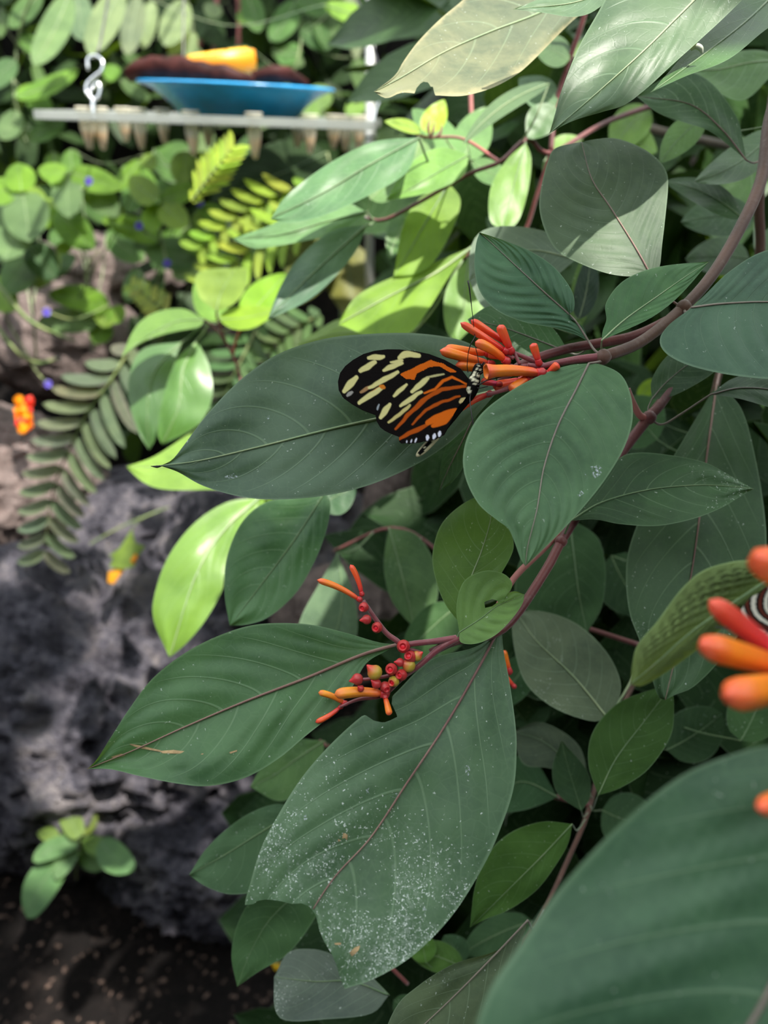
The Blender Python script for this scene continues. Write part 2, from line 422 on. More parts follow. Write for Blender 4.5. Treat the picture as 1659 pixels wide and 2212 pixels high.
# ------------------------------------------------------------------ setting: ground, bank, back wall
def fbm(p, s, o=5):
    return noise.fractal(Vector(p) * s, 0.9, 2.1, o)
def rock_material(name, stops, scale=9, bump=0.8, rough=0.85):
    k = NB(name); tc = k.add('ShaderNodeTexCoord').outputs['Object']
    n = k.noise(scale, 8, 0.68, tc, 0.3); n2 = k.noise(scale * 7, 6, 0.7, tc); n3 = k.noise(scale * 30, 4, 0.6, tc)
    f = k.math('ADD', k.math('MULTIPLY', n, 0.62), k.math('MULTIPLY', n2, 0.38))
    c = k.ramp(f, stops)
    vo = k.add('ShaderNodeTexVoronoi'); vo.inputs['Scale'].default_value = scale * 9; k.link(tc, vo.inputs['Vector'])
    pit = k.math('MULTIPLY', k.math('SUBTRACT', 1.0, k.smooth(vo.outputs['Distance'], 0.1, 0.5)), k.smooth(n2, 0.5, 0.62))
    k.link(c, k.b.inputs['Base Color']); k.b.inputs['Roughness'].default_value = rough; k.b.inputs['Specular IOR Level'].default_value = 0.25
    h = k.math('ADD', k.math('MULTIPLY', pit, -0.9), k.math('ADD', n2, k.math('MULTIPLY', n3, 0.5)))
    k.bump(h, bump, 0.022); return k.m
M['soil'] = rock_material('dark_soil', [(0.3, (0.006, 0.005, 0.005)), (0.52, (0.017, 0.012, 0.011)), (0.62, (0.045, 0.032, 0.028)), (0.75, (0.11, 0.08, 0.07))], 22, 1.0, 0.75)
M['bank'] = rock_material('shade_backdrop', [(0.3, (0.004, 0.005, 0.003)), (0.6, (0.014, 0.014, 0.008)), (0.8, (0.04, 0.033, 0.022))], 6, 0.8)  # near-black colour puts shade into the backdrop and the unseen banks
M['rock_dark'] = rock_material('rock_dark_lava', [(0.36, (0.010, 0.009, 0.012)), (0.44, (0.066, 0.063, 0.085)), (0.52, (0.18, 0.168, 0.205)), (0.64, (0.38, 0.34, 0.345))], 13, 1.0)
M['rock_pink'] = rock_material('rock_pinkish', [(0.30, (0.035, 0.026, 0.024)), (0.45, (0.17, 0.13, 0.12)), (0.58, (0.30, 0.23, 0.215)), (0.72, (0.46, 0.39, 0.36))], 10, 0.8)
def grid_sheet(name, x0, x1, y0, y1, nx, ny, fz, mat):
    V = []; F = []
    for j in range(ny + 1):
        for i in range(nx + 1):
            x = x0 + (x1 - x0) * i / nx; y = y0 + (y1 - y0) * j / ny; V.append((x, y, fz(x, y)))
    for j in range(ny):
        for i in range(nx):
            a = j * (nx + 1) + i; F.append((a, a + 1, a + nx + 2, a + nx + 1))
    o = obj(name, V, F, mat); o['kind'] = 'structure'; return o
def ground_z(x, y):
    s = max(0, y - 0.85)
    z = 0.08 + min(s * 0.62, 0.75) + max(0, (y - 1.7)) * 2.6
    return z + 0.02 * fbm((x, y, 0), 3) + 0.008 * fbm((x, y, 4), 14) + 0.003 * fbm((x, y, 9), 60, 3)
g = grid_sheet('floor', -2.2, 2.2, -0.8, 2.15, 260, 200, ground_z, M['soil']); tag(g, 'dark damp soil with scattered brown litter below the leaves', None, kind='structure')
# backdrop behind the planting; its near-black colour stands in for shaded gaps
V = []; F = []
for j in range(21):
    for i in range(61):
        x = -2.2 + 4.4 * i / 60; z = 1.0 + 0.75 * j / 20; V.append((x, 2.1 + 0.10 * fbm((x, z, 2), 3), z))
for j in range(20):
    for i in range(60):
        a = j * 61 + i; F.append((a, a + 1, a + 62, a + 61))
o = obj('wall_back', V, F, M['bank']); tag(o, 'dark backdrop added behind the planting for the shaded gaps', None, kind='structure')

# unseen banks added behind the viewer and at both sides to block light
for nm, a, b in (('shade_wall_rear', (-2.2, -1.1), (2.2, -1.1)), ('shade_wall_left', (-2.2, -1.1), (-2.2, 2.2)), ('shade_wall_right', (2.2, -1.1), (2.2, 2.2))):
    V = []; F = []
    for j in range(13):
        for i in range(31):
            x = a[0] + (b[0] - a[0]) * i / 30; y = a[1] + (b[1] - a[1]) * i / 30; z = 2.3 * j / 12; q = 0.12 * fbm((x, y, z), 2.5)
            V.append((x + (q if a[0] == b[0] else 0), y + (q if a[1] == b[1] else 0), z))
    for j in range(12):
        for i in range(30): F.append((j * 31 + i, j * 31 + i + 1, (j + 1) * 31 + i + 1, (j + 1) * 31 + i))
    tag(obj(nm, V, F, M['bank']), 'unseen dark bank added to block stray light', None, kind='structure')

def boulder(name, label, c, r, mat, seed, rot=0, amp=0.22, pit=0.06, sub=5, squash=None, group=None):
    bm = bmesh.new(); bmesh.ops.create_icosphere(bm, subdivisions=sub, radius=1)
    R = Matrix.Rotation(rot, 3, 'Y'); off = Vector((seed * 3.1, seed * 1.7, seed * 0.9))
    V = []
    for v in bm.verts:
        n = v.co.normalized()
        k = 1 + amp * noise.fractal(n * 1.3 + off, 1.0, 2.0, 4) + amp * 0.35 * (1 - abs(noise.noise(n * 3.2 + off)) * 2)
        pt = noise.noise(n * 7 + off) ; k -= pit * max(0, pt - 0.08) * 1.2; k -= pit * 0.8 * max(0, noise.noise(n * 15 - off) - 0.15)
        k += pit * 0.35 * noise.fractal(n * 16 + off, 0.8, 2.2, 4)
        p = Vector((n.x * r[0], n.y * r[1], n.z * r[2])) * k
        V.append(R @ p + Vector(c))
    F = [tuple(q.index for q in f.verts) for f in bm.faces]; bm.free()
    o = obj(name, V, F, mat, loc=c); tag(o, label, 'rock', group); return o
RK = 'rocks of the rockery'
boulder('lava_boulder', 'large dark lavender-grey boulder left of the lower leaves', P(190, 1530, 1.06), (0.27, 0.20, 0.235), M['rock_dark'], 1, 0.1, 0.16, 0.20, 6, group=RK)
boulder('lava_boulder', 'rough grey boulder at the soil edge beneath the torn leaf', P(470, 1830, 0.98), (0.13, 0.11, 0.10), M['rock_dark'], 5, 0.2, 0.18, 0.20, 6, group=RK)
boulder('stone_slab', 'smooth grey slab under the fern tip', P(300, 1095, 1.16), (0.16, 0.11, 0.052), M['rock_dark'], 3, -0.12, 0.12, 0.03, group=RK)
boulder('pale_boulder', 'sunlit pinkish boulder at the left edge under the orange flower', P(-10, 1075, 1.14), (0.15, 0.14, 0.13), M['rock_pink'], 7, 0, 0.2, 0.09, 6, group=RK)
boulder('pale_boulder', 'pinkish boulder between the small-leaved shrub and the fern', P(105, 735, 1.36), (0.17, 0.12, 0.10), M['rock_pink'], 9, 0.2, 0.2, 0.07, group=RK)
boulder('pale_boulder', 'brown boulder high under the small-leaved shrub', P(215, 590, 1.46), (0.15, 0.12, 0.07), M['rock_pink'], 12, 0.0, 0.2, 0.07, group=RK)
boulder('lava_boulder', 'mossy grey boulder at the lower left edge', P(40, 1740, 1.0), (0.09, 0.08, 0.08), M['rock_dark'], 15, 0, 0.2, 0.12, group=RK)
boulder('pale_boulder', 'beige stone seen under the butterfly leaf', P(885, 1110, 0.95), (0.055, 0.06, 0.12), M['rock_pink'], 17, 0, 0.18, 0.05, group=RK)
boulder('lava_boulder', 'dark boulder glimpsed behind the bright drooping leaf', P(560, 1180, 1.12), (0.16, 0.13, 0.11), M['rock_dark'], 19, 0, 0.18, 0.08, group=RK)
boulder('pale_boulder', 'brown stone behind the upper berry stalk', P(745, 1360, 0.98), (0.09, 0.08, 0.09), M['rock_pink'], 21, 0, 0.18, 0.08, group=RK)
# pebbles and litter on the soil
V = []; F = []
for k in range(5200):
    x = random.uniform(-0.9, 0.6); y = random.uniform(0.2, 0.95); z = ground_z(x, y)
    s = random.uniform(0.0010, 0.0052); b = len(V)
    q = Matrix.Rotation(random.random() * 6.28, 3, 'Z') @ Matrix.Rotation(random.uniform(-.6, .6), 3, 'X')
    for cx_, cy_, cz_ in ((1, 0, 0), (-1, 0, 0), (0, .6, 0), (0, -.6, 0), (0, 0, .4), (0, 0, -.4)):
        V.append(Vector((x, y, z + s * 0.2)) + q @ Vector((cx_ * s, cy_ * s, cz_ * s)))
    for f in ((0, 2, 4), (2, 1, 4), (1, 3, 4), (3, 0, 4), (2, 0, 5), (1, 2, 5), (3, 1, 5), (0, 3, 5)): F.append(tuple(b + i for i in f))
M['litter'] = plain('soil_litter', (0.10, 0.066, 0.052), 0.8, 0.3, var=0.85, vscale=60)
o = obj('soil_litter', V, F, M['litter'], smooth=False); tag(o, 'fine brown bark crumbs littering the dark soil', 'litter', kind='stuff')

# ------------------------------------------------------------------ scatter of loose leaves into one 'stuff' mesh
def scatter(name, label, spots, mat, tint, cat='foliage', rows=5, droop=0.25, fold=0.12, kind='stuff'):
    """spots: list of (point, direction, normal, length, half width)"""
    V = []; F = []; U = []
    for p, dr, nm, L, hw in spots:
        dr = dr.normalized(); nm = (nm - dr * nm.dot(dr)).normalized(); sd_ = dr.cross(nm); b = len(V)
        for i in range(rows + 1):
            u = i / rows; c = p + dr * L * u - nm * droop * L * u * u; w_ = hw * prof(min(max(u, 0.0), 1.0), 0.6, 0.8)
            for v in (-1, 0, 1):
                V.append(c + sd_ * w_ * v + nm * fold * hw * abs(v)); U.append((u, v))
        for i in range(rows):
            for v in (0, 1): F.append((b + i * 3 + v, b + i * 3 + v + 1, b + i * 3 + v + 4, b + i * 3 + v + 3))
    o = obj(name, V, F, M[mat], uv=U, tint=tint); tag(o, label, cat, kind=kind); return o
def rnd(a, b): return random.uniform(a, b)
def fill_spots(rect, drange, n, Lr, aspect=0.26, nrm=(0, -0.5, 0.85), spread=0.6):
    S = []
    for _ in range(n):
        p = P(rnd(rect[0], rect[2]), rnd(rect[1], rect[3]), rnd(*drange))
        an = rnd(0, 6.28); dr = Vector((math.cos(an), rnd(-.3, .3), math.sin(an) * 0.8 - 0.25))
        nm = Vector(nrm) + Vector((rnd(-1, 1), rnd(-1, 1), rnd(-1, 1))) * spread
        L = rnd(*Lr); S.append((p, dr, nm, L, L * aspect * rnd(0.8, 1.15)))
    return S
# added unseen canopy that keeps the front of the plant and the rock in shade
def zone_points(zones, step):
    for (x0, y0, x1, y1, d) in zones:
        nx = max(1, int(abs(x1 - x0) * d / FPX / step)); ny = max(1, int(abs(y1 - y0) * d / FPX / step))
        for i in range(nx + 1):
            for j in range(ny + 1): yield P(x0 + (x1 - x0) * i / nx, y0 + (y1 - y0) * j / ny, d)
# dark foliage behind everything; tints lowered to put shade between the leaves
scatter('hedge_foliage', 'dense dark hedge foliage behind the hanging feeder', fill_spots((-150, -150, 1000, 420), (1.42, 1.78), 650, (0.07, 0.13), 0.24), 'leaf_soft', (0.028, 0.062, 0.016))
scatter('hedge_foliage', 'dark low foliage below and behind the feeder shrubs', fill_spots((250, 330, 1000, 1000), (1.15, 1.6), 170, (0.05, 0.10), 0.26), 'leaf_soft', (0.022, 0.055, 0.012))
scatter('bush_foliage', 'deep green inner foliage of the bush at upper right', fill_spots((960, -80, 1750, 760), (0.55, 1.0), 480, (0.07, 0.12), 0.25), 'leaf', (0.040, 0.095, 0.026))
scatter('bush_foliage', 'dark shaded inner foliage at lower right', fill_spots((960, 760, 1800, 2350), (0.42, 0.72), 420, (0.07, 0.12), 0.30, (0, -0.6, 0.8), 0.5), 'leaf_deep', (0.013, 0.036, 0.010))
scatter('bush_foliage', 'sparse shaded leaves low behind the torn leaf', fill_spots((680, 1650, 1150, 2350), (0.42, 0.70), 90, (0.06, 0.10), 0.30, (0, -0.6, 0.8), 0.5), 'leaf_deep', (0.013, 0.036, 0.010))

# ------------------------------------------------------------------ firebush: stems and hero leaves
STEMS = {}
def stem(parent, pts, r, mat='stem', n=None, name='stem', seg=10):
    W = pxs(*pts); STEMS.setdefault(parent, []).extend(Vector(q) for q in crom([tuple(p) for p in W], 8))
    return tube(name, W, r, M[mat], parent, seg=seg, n=n or 6 * len(pts))
def stalk_to(parent, bx, by, d):
    b = P(bx, by, d); q = min(STEMS[parent], key=lambda s: (s - b).length)
    mdl = q.lerp(b, 0.55) + Vector((0, 0, -0.08 * (q - b).length))
    return [q, mdl]
def knot(parent, pts, mat='stem'):
    for (x, y, d, r) in pts:
        V, F, U = lathe(P(x, y, d) - RGT * r, RGT, [(r * 2 * t, r * math.sin(math.pi * t) ** 0.6) for t in (0.02, .12, .3, .5, .7, .88, .98)], 10)
        obj('stem_node', V, F, M[mat], parent, uv=U)
G = (0.070, 0.150, 0.055); GD = (0.050, 0.115, 0.045)
HQ = dict(nu=80, nv=20)
b1 = thing('firebush_branch', 'reddish firebush branch whose scarlet flowers carry the tiger-striped butterfly', 'branch', P(1480, 665, 0.262), 'firebush branches')
stem(b1, [(1700, 150, .30), (1662, 260, .29), (1645, 385, .28), (1600, 490, .273), (1540, 592, .267), (1475, 665, .262), (1385, 738, .252), (1305, 770, .245)], [.0024, .0022, .0020, .0019], n=40)
stem(b1, [(1305, 770, .245), (1250, 776, .244), (1195, 786, .243), (1165, 792, .243), (1140, 788, .243)], [.0014, .0013, .0011, .0007], 'stem_wine', n=20)
stem(b1, [(1480, 672, .264), (1380, 722, .260), (1290, 742, .258), (1220, 755, .257), (1130, 785, .258), (1080, 825, .262)], [.0017, .0017, .0014], 'stem_red', n=24, name='side_stem')
knot(b1, [(1303, 771, .2445, .0027), (1477, 664, .261, .0028)])
H1 = leaf(b1, [(1078, 842), (900, 885), (720, 925), (560, 965), (430, 995), (346, 1006)],
     [(1078, 842), (1060, 790), (1030, 752), (985, 732), (900, 720), (800, 721), (700, 732), (600, 765), (520, 820), (450, 892), (400, 958), (372, 993), (346, 1006)],
     [(1078, 842), (1045, 880), (1020, 908), (970, 957), (900, 1003), (800, 1047), (700, 1071), (600, 1079), (520, 1073), (440, 1050), (385, 1020), (346, 1006)],
     .262, (0.05, 0.25), bow=-0.03, fold=-0.10, quilt=0.006, mat='leaf', tint=(0.062, 0.116, 0.068), rib='rib_pale', rr=0.75, slant=0.30, stalk=pxs((1090, 818, .2615)), **HQ)
tube('leaf_tip', pxs((352, 1005, .262), (340, 1008, .262), (326, 1007, .262)), [.0002, .0005, .0001], plain('dry_tip', (0.012, 0.010, 0.010), 0.7), b1, seg=5)
H2 = leaf(b1, [(1272, 785), (1245, 840), (1205, 920), (1175, 1010), (1160, 1100), (1140, 1180), (1135, 1223)],
     [(1272, 785), (1230, 789), (1180, 805), (1110, 840), (1045, 888), (1012, 938), (1000, 990), (1008, 1040), (1035, 1090), (1072, 1122), (1098, 1142), (1112, 1172), (1125, 1208), (1135, 1223)],
     [(1272, 785), (1300, 788), (1342, 810), (1363, 855), (1366, 910), (1347, 970), (1310, 1032), (1265, 1090), (1215, 1145), (1170, 1190), (1135, 1223)],
     .226, (0.0, 0.45), bow=0.05, fold=0.05, quilt=0.022, veins=11, slant=0.34, mat='leaf_quilt', tint=(0.068, 0.150, 0.066), rib='rib_grey', rr=0.8, stalk=pxs((1312, 776, .2445), (1292, 782, .243)), **HQ)
leaf(b1, [(1272, 738), (1240, 690), (1180, 635), (1110, 570), (1062, 525), (1036, 502)],
     [(1272, 738), (1245, 724), (1200, 709), (1130, 695), (1072, 670), (1037, 630), (1025, 580), (1028, 530), (1036, 502)],
     [(1272, 738), (1258, 705), (1232, 690), (1228, 680), (1240, 668), (1236, 630), (1200, 580), (1150, 545), (1090, 520), (1036, 502)],
     .252, (0.0, 0.2), fold=-0.08, quilt=0.024, veins=9, slant=0.34, wave=0.01, mat='leaf_quilt', tint=(0.055, 0.135, 0.068), rib='rib_grey', stalk=pxs((1302, 768, .2445), (1285, 757, .246)), **HQ)
leaf(b1, [(1300, 735), (1350, 690), (1420, 640), (1480, 598), (1532, 565)],
     [(1300, 735), (1302, 715), (1310, 690), (1309, 655), (1340, 612), (1390, 585), (1450, 572), (1532, 565)],
     [(1300, 735), (1330, 722), (1400, 690), (1450, 655), (1490, 615), (1532, 565)],
     .246, (0.2, 0.5), fold=-0.15, quilt=0.010, slant=0.36, mat='leaf_quilt', tint=(0.060, 0.155, 0.055), rib='rib_pale', rr=0.9, stalk=pxs((1303, 768, .2445), (1299, 752, .245)), **HQ)
leaf(b1, [(1495, 664), (1560, 656), (1659, 652), (1760, 660), (1860, 690)],
     [(1495, 664), (1520, 640), (1580, 583), (1659, 540), (1760, 540), (1830, 610), (1860, 690)],
     [(1495, 664), (1445, 702), (1425, 735), (1442, 766), (1500, 793), (1600, 813), (1700, 815), (1800, 770), (1860, 690)],
     .248, (0.0, 0.5), fold=0.0, quilt=0.021, veins=10, slant=0.30, mat='leaf_quilt', tint=(0.060, 0.125, 0.075), rib='rib_grey', stalk=pxs((1478, 668, .2605), (1482, 676, .256)), **HQ)
leaf(b1, [(1230, 762), (1150, 730), (1080, 705), (1010, 690)], [(1230, 762), (1190, 705), (1120, 668), (1060, 660), (1010, 690)], [(1230, 762), (1170, 775), (1090, 770), (1040, 740), (1010, 690)],
     .285, (0, .4), mat='leaf', tint=(0.035, 0.095, 0.03), rib='rib_grey', stalk=stalk_to(b1, 1230, 762, .28))
leaf(b1, [(1030, 885), (1000, 950), (970, 1010), (948, 1062)], [(1030, 885), (985, 930), (955, 990), (948, 1062)], [(1030, 885), (1025, 940), (1005, 1000), (978, 1040), (948, 1062)],
     .285, (0, .3), mat='leaf', tint=(0.035, 0.095, 0.028), rib='rib_red', stalk=stalk_to(b1, 1030, 885, .28))

def flower(parent, tip, base, wd, d0, d1=None, mat='flower_red', bendpx=0, ovary=True, closed=True, ov_mat='berry_red'):
    """tubular firebush flower / bud, tip and base in px, wd = full width near the tip in px"""
    d1 = d1 or d0; T = P(*tip, d0); Bs = P(*base, d1); r = wd * d0 / FPX / 2; L = (T - Bs).length
    n = 16; ax = (T - Bs).normalized(); sd_ = ax.cross((CAM - T).normalized()).normalized()
    path = []; R = []
    for i in range(n + 1):
        u = i / n; path.append(Bs.lerp(T, u) + sd_ * bendpx * d0 / FPX * 4 * u * (1 - u))
        q = 0.62 + 0.12 * math.sin(u * 3.1) + 0.26 * max(0, u - 0.35) / 0.65
        if u > 0.80 and closed: q *= max(0.06, math.sqrt(max(0, 1 - ((u - 0.80) / 0.20) ** 2.2)))
        if not closed and u > 0.85: q *= 1 + (u - 0.85) * 2.2
        if u < 0.10: q *= 0.70 + 3.0 * u
        R.append(r * q)
    V, F, U = tube_data(path, R, 20, caps=closed)
    # five shallow lobes along the bud
    for i in range(n + 1):
        for k in range(20):
            an = 2 * math.pi * k / 20; c = path[i]; V[i * 20 + k] = c + (V[i * 20 + k] - c) * (1 + 0.06 * math.cos(5 * an))
    if not closed:                                   # inner wall of the open mouth
        b0 = len(V)
        for t in (1.0, 0.9, 0.7):
            i = int(round(n * t)); c = path[i]
            for k in range(20): V.append(c + (V[i * 20 + k] - c) * 0.82); U.append((0.6, k / 20))
        def quad(a, b_):
            for k in range(20): F.append((a + k, a + (k + 1) % 20, b_ + (k + 1) % 20, b_ + k))
        quad(n * 20, b0); quad(b0, b0 + 20); quad(b0 + 20, b0 + 40); F.append(tuple(b0 + 40 + k for k in range(20)))
    o = obj('flower', V, F, M[mat], parent, uv=U)
    if ovary:
        ro = r * 0.80; Vo, Fo, Uo = lathe(Bs - ax * ro * 1.7, ax, [(ro * h, ro * q) for h, q in ((0, .25), (.25, .7), (.7, 1), (1.2, 1), (1.6, .85), (1.9, .9), (2.0, .6))], 12)
        obj('ovary', Vo, Fo, M[ov_mat], o, uv=Uo)
    return o
Z1 = lambda X, Y: (700 + X / 3.072, 660 + Y / 3.072)
FL = [((905, 114), (1195, 295), 46, .240, .243, 'flower_red', 0), ((975, 96), (1195, 240), 44, .242, .245, 'flower_red', 0), ((1162, 128), (1232, 285), 54, .240, .243, 'flower_red', 0),
      ((1003, 243), (1195, 360), 58, .238, .243, 'flower_orange', 4), ((768, 298), (1090, 388), 58, .2455, .247, 'flower_orange', 0), ((800, 280), (1075, 318), 50, .2475, .248, 'flower_orange', 0),
      ((872, 395), (1150, 440), 62, .2475, .247, 'flower_orange', 3), ((1235, 568), (1345, 482), 66, .2405, .242, 'flower_orange', 0), ((1120, 540), (1300, 500), 60, .249, .247, 'flower_red', 0),
      ((872, 700), (1085, 592), 44, .246, .247, 'flower_red', 3), ((1383, 250), (1420, 365), 48, .240, .242, 'flower_red', 0), ((1558, 388), (1490, 445), 48, .240, .242, 'flower_red', 0),
      ((1040, 500), (1150, 520), 40, .247, .246, 'flower_pink', 0), ((1090, 320), (1180, 340), 50, .247, .246, 'flower_red', 0)]
for t_, b_, w_, d0, d1, m_, bd in FL:
    flower(b1, Z1(*t_), Z1(*b_), w_ * 1.32 / 3.072, d0, d1, m_, bd)
flower(b1, Z1(1075, 440), Z1(1420, 448), 92 / 3.072, .237, .241, 'flower_orange', 4, closed=False)
for a_, c_ in (((1220, 330), (1260, 350)), ((1220, 395), (1250, 400)), ((1235, 290), (1262, 320)), ((1430, 380), (1460, 395)), ((1180, 560), (1300, 520)), ((1260, 310), (1300, 390)), ((1440, 450), (1470, 400)), ((1090, 590), (1250, 550))):
    tube('flower_stalk', [P(*Z1(*a_), .244), P(*Z1(*c_), .2435)], .0006, M['stem_wine'], b1, seg=6)
for pts in ([(1460, 400), (1380, 365), (1300, 330), (1240, 305)], [(1460, 400), (1350, 400), (1280, 405), (1200, 400)], [(1460, 420), (1390, 480), (1300, 520), (1150, 575), (1080, 590)]):
    tube('flower_stalk', [P(*Z1(*q), .2445) for q in pts], [.0010, .0008, .0006], M['stem_wine'], b1, seg=8)

# ---- lower branch with berries
b2 = thing('firebush_branch', 'lower firebush branch with red berries and two long leaves before the rock', 'branch', P(1215, 1165, 0.268), 'firebush branches')
stem(b2, [(1480, 790, .29), (1430, 868, .282), (1400, 903, .279), (1345, 975, .275), (1270, 1080, .271), (1215, 1165, .268), (1180, 1230, .262), (1110, 1335, .254), (1060, 1372, .248), (985, 1385, .242), (930, 1410, .240)], [.0021, .0019, .0017, .0016, .0013], 'stem_red', n=50)
stem(b2, [(1232, 1130, .272), (1170, 1190, .268), (1108, 1252, .265), (1065, 1330, .258), (1040, 1372, .252)], [.0012, .0012, .0009], 'stem_pink', name='side_stem')
knot(b2, [(1402, 902, .2785, .0028), (1212, 1170, .2675, .0023)], 'stem_red')
stem(b2, [(1405, 905, .279), (1383, 898, .277), (1368, 872, .276), (1355, 840, .276)], [.0014, .0011], 'stem_pink', name='side_stem')
H11 = leaf(b2, [(862, 1391), (780, 1415), (660, 1465), (530, 1515), (400, 1570), (290, 1620), (188, 1661)],
     [(862, 1391), (820, 1388), (740, 1365), (660, 1348), (560, 1348), (480, 1370), (400, 1410), (330, 1465), (280, 1530), (240, 1592), (208, 1642), (188, 1661)],
     [(862, 1391), (835, 1406), (792, 1432), (762, 1482), (720, 1540), (660, 1590), (600, 1640), (530, 1680), (450, 1698), (380, 1692), (300, 1676), (240, 1662), (188, 1661)],
     .238, (0.10, 0.35), bow=0.02, fold=-0.08, quilt=0.006, mat='leaf', tint=(0.058, 0.138, 0.052), rib='rib_red', rr=0.8, slant=0.34, stalk=pxs((985, 1384, .242), (930, 1388, .241)), **HQ)
H12 = leaf(b2, [(1085, 1345), (1030, 1450), (960, 1570), (880, 1690), (800, 1810), (715, 1905), (650, 2020), (610, 2175)],
     [(1085, 1345), (1068, 1372), (1020, 1400), (940, 1420), (895, 1455), (845, 1505), (780, 1548), (710, 1612), (650, 1682), (600, 1762), (565, 1830), (540, 1910), (528, 1965), (535, 2060), (570, 2130), (610, 2175)],
     [(1085, 1345), (1087, 1400), (1100, 1470), (1113, 1560), (1116, 1620), (1110, 1700), (1085, 1780), (1050, 1860), (990, 1960), (930, 2030), (870, 2080), (800, 2118), (745, 2136), (680, 2160), (610, 2175)],
     .224, (0.05, 0.40), bow=0.03, fold=-0.06, quilt=0.005, veins=8, slant=0.33, mat='leaf_torn', tint=(0.062, 0.130, 0.060), rib='rib_red', rr=0.5,
     bites=[[(480, 1957), (530, 1955), (548, 1953), (556, 1946), (575, 1943), (604, 1946), (630, 1953), (652, 1951), (668, 1958), (682, 1976), (690, 2010), (700, 2034), (716, 2060), (727, 2085), (734, 2110), (745, 2137), (740, 2260), (450, 2260)],
            [(760, 1450), (842, 1462), (848, 1500), (846, 1520), (859, 1548), (843, 1556), (829, 1561), (808, 1557), (790, 1545), (781, 1544), (700, 1560), (680, 1500)]],
     stalk=pxs((1120, 1322, .256)), nu=130, nv=34)
leaf(b2, [(998, 1352), (1010, 1270), (1040, 1190), (1060, 1120), (1062, 1062)], [(998, 1352), (960, 1302), (938, 1240), (935, 1190), (955, 1130), (1005, 1085), (1062, 1062)], [(998, 1352), (1040, 1300), (1082, 1240), (1108, 1190), (1106, 1155), (1090, 1110), (1062, 1062)],
     .268, (0, .2), fold=-0.06, quilt=0.004, mat='leaf', tint=(0.080, 0.170, 0.032), rib='rib_pale', rr=0.8, nu=40, nv=10, stalk=pxs((1010, 1378, .25), (998, 1368, .256)))
leaf(b2, [(992, 1366), (1040, 1335), (1072, 1310), (1105, 1296), (1133, 1284)],
     [(992, 1366), (986, 1310), (1002, 1256), (1045, 1233), (1085, 1238), (1106, 1258), (1100, 1280), (1078, 1297), (1062, 1302), (1085, 1288), (1110, 1277), (1133, 1284)],
     [(992, 1366), (996, 1388), (1030, 1390), (1070, 1372), (1105, 1338), (1128, 1305), (1133, 1284)],
     .244, (0, .3), curl=-0.10, fold=-0.05, quilt=0.03, veins=6, bites=[[(1046, 1300), (1064, 1294), (1078, 1299), (1062, 1310), (1048, 1313)]], mat='leaf_quilt', tint=(0.11, 0.22, 0.055), rib='rib_green', nu=50, nv=14, stalk=pxs((985, 1384, .242)))
leaf(b2, [(1232, 1125), (1300, 1085), (1400, 1058), (1500, 1048), (1570, 1050), (1628, 1056)],
     [(1232, 1125), (1270, 1060), (1335, 992), (1375, 978), (1440, 982), (1520, 998), (1575, 1026), (1628, 1056)], [(1232, 1125), (1285, 1122), (1340, 1132), (1420, 1136), (1500, 1120), (1560, 1096), (1600, 1072), (1628, 1056)],
     .268, (0, .45), fold=-0.05, quilt=0.006, mat='leaf_dusty', tint=(0.040, 0.095, 0.036), rib='rib_green', rr=0.7, slant=0.4, stalk=pxs((1218, 1158, .268)), nu=60, nv=14)
leaf(b2, [(1408, 862), (1440, 825), (1490, 785), (1545, 755)], [(1408, 862), (1408, 820), (1440, 770), (1490, 740), (1545, 755)], [(1408, 862), (1445, 858), (1500, 832), (1550, 795), (1545, 755)], .285, (0, .4), mat='leaf', tint=(0.045, 0.10, 0.045), rib='rib_grey', stalk=pxs((1402, 900, .279), (1400, 882, .280)))
leaf(b2, [(1535, 852), (1600, 838), (1680, 845), (1770, 880)], [(1535, 852), (1590, 815), (1680, 808), (1770, 880)], [(1535, 852), (1600, 862), (1690, 885), (1770, 880)], .275, (0, .8), mat='leaf', tint=(0.035, 0.085, 0.035), rib='rib_grey', stalk=pxs((1405, 905, .279), (1430, 917, .277), (1470, 895, .276)), rr=1.3)
M['scar_tan'] = plain('scar_tan', (.36, .25, .13), .8, .2, var=.4, vscale=400)
k = NB('scar_dust'); k.b.inputs['Base Color'].default_value = (.50, .57, .57, 1); k.b.inputs['Roughness'].default_value = .9
k.link(k.math('MULTIPLY', k.smooth(k.noise(1400, 4, .7, k.add('ShaderNodeTexCoord').outputs['Object']), .46, .66), .75), k.b.inputs['Alpha']); M['scar_dust'] = k.m
for pts in ([(742, 1799), (751, 1803), (750, 1815), (745, 1810), (739, 1812)], [(968, 1984), (981, 1975), (985, 1980), (975, 1994), (968, 2004), (962, 2001)], [(755, 2058), (766, 2047), (778, 2042), (775, 2052), (768, 2060), (760, 2066)], [(722, 2037), (737, 2036), (736, 2041), (724, 2041)], [(730, 1812), (736, 1815), (731, 1819)]): scar(H12, pts, M['scar_tan'])
for pts in ([(848, 1715), (862, 1712), (866, 1720), (856, 1726), (846, 1722)], [(1004, 1655), (1011, 1652), (1016, 1664), (1012, 1677), (1006, 1671)], [(790, 1706), (798, 1702), (799, 1714), (792, 1716)], [(655, 1762), (662, 1758), (664, 1770), (657, 1772)], [(912, 1960), (918, 1955), (922, 1966), (916, 1976)]): scar(H12, pts, M['scar_dust'])
for pts in ([(264, 1603), (300, 1610), (345, 1620), (352, 1625), (300, 1616)], [(345, 1622), (375, 1620), (440, 1628), (438, 1630), (380, 1628), (350, 1627)], [(240, 1635), (262, 1628), (272, 1631), (264, 1634), (245, 1638)], [(495, 1625), (512, 1620), (512, 1623), (498, 1628)]): scar(H11, pts, M['scar_tan'])
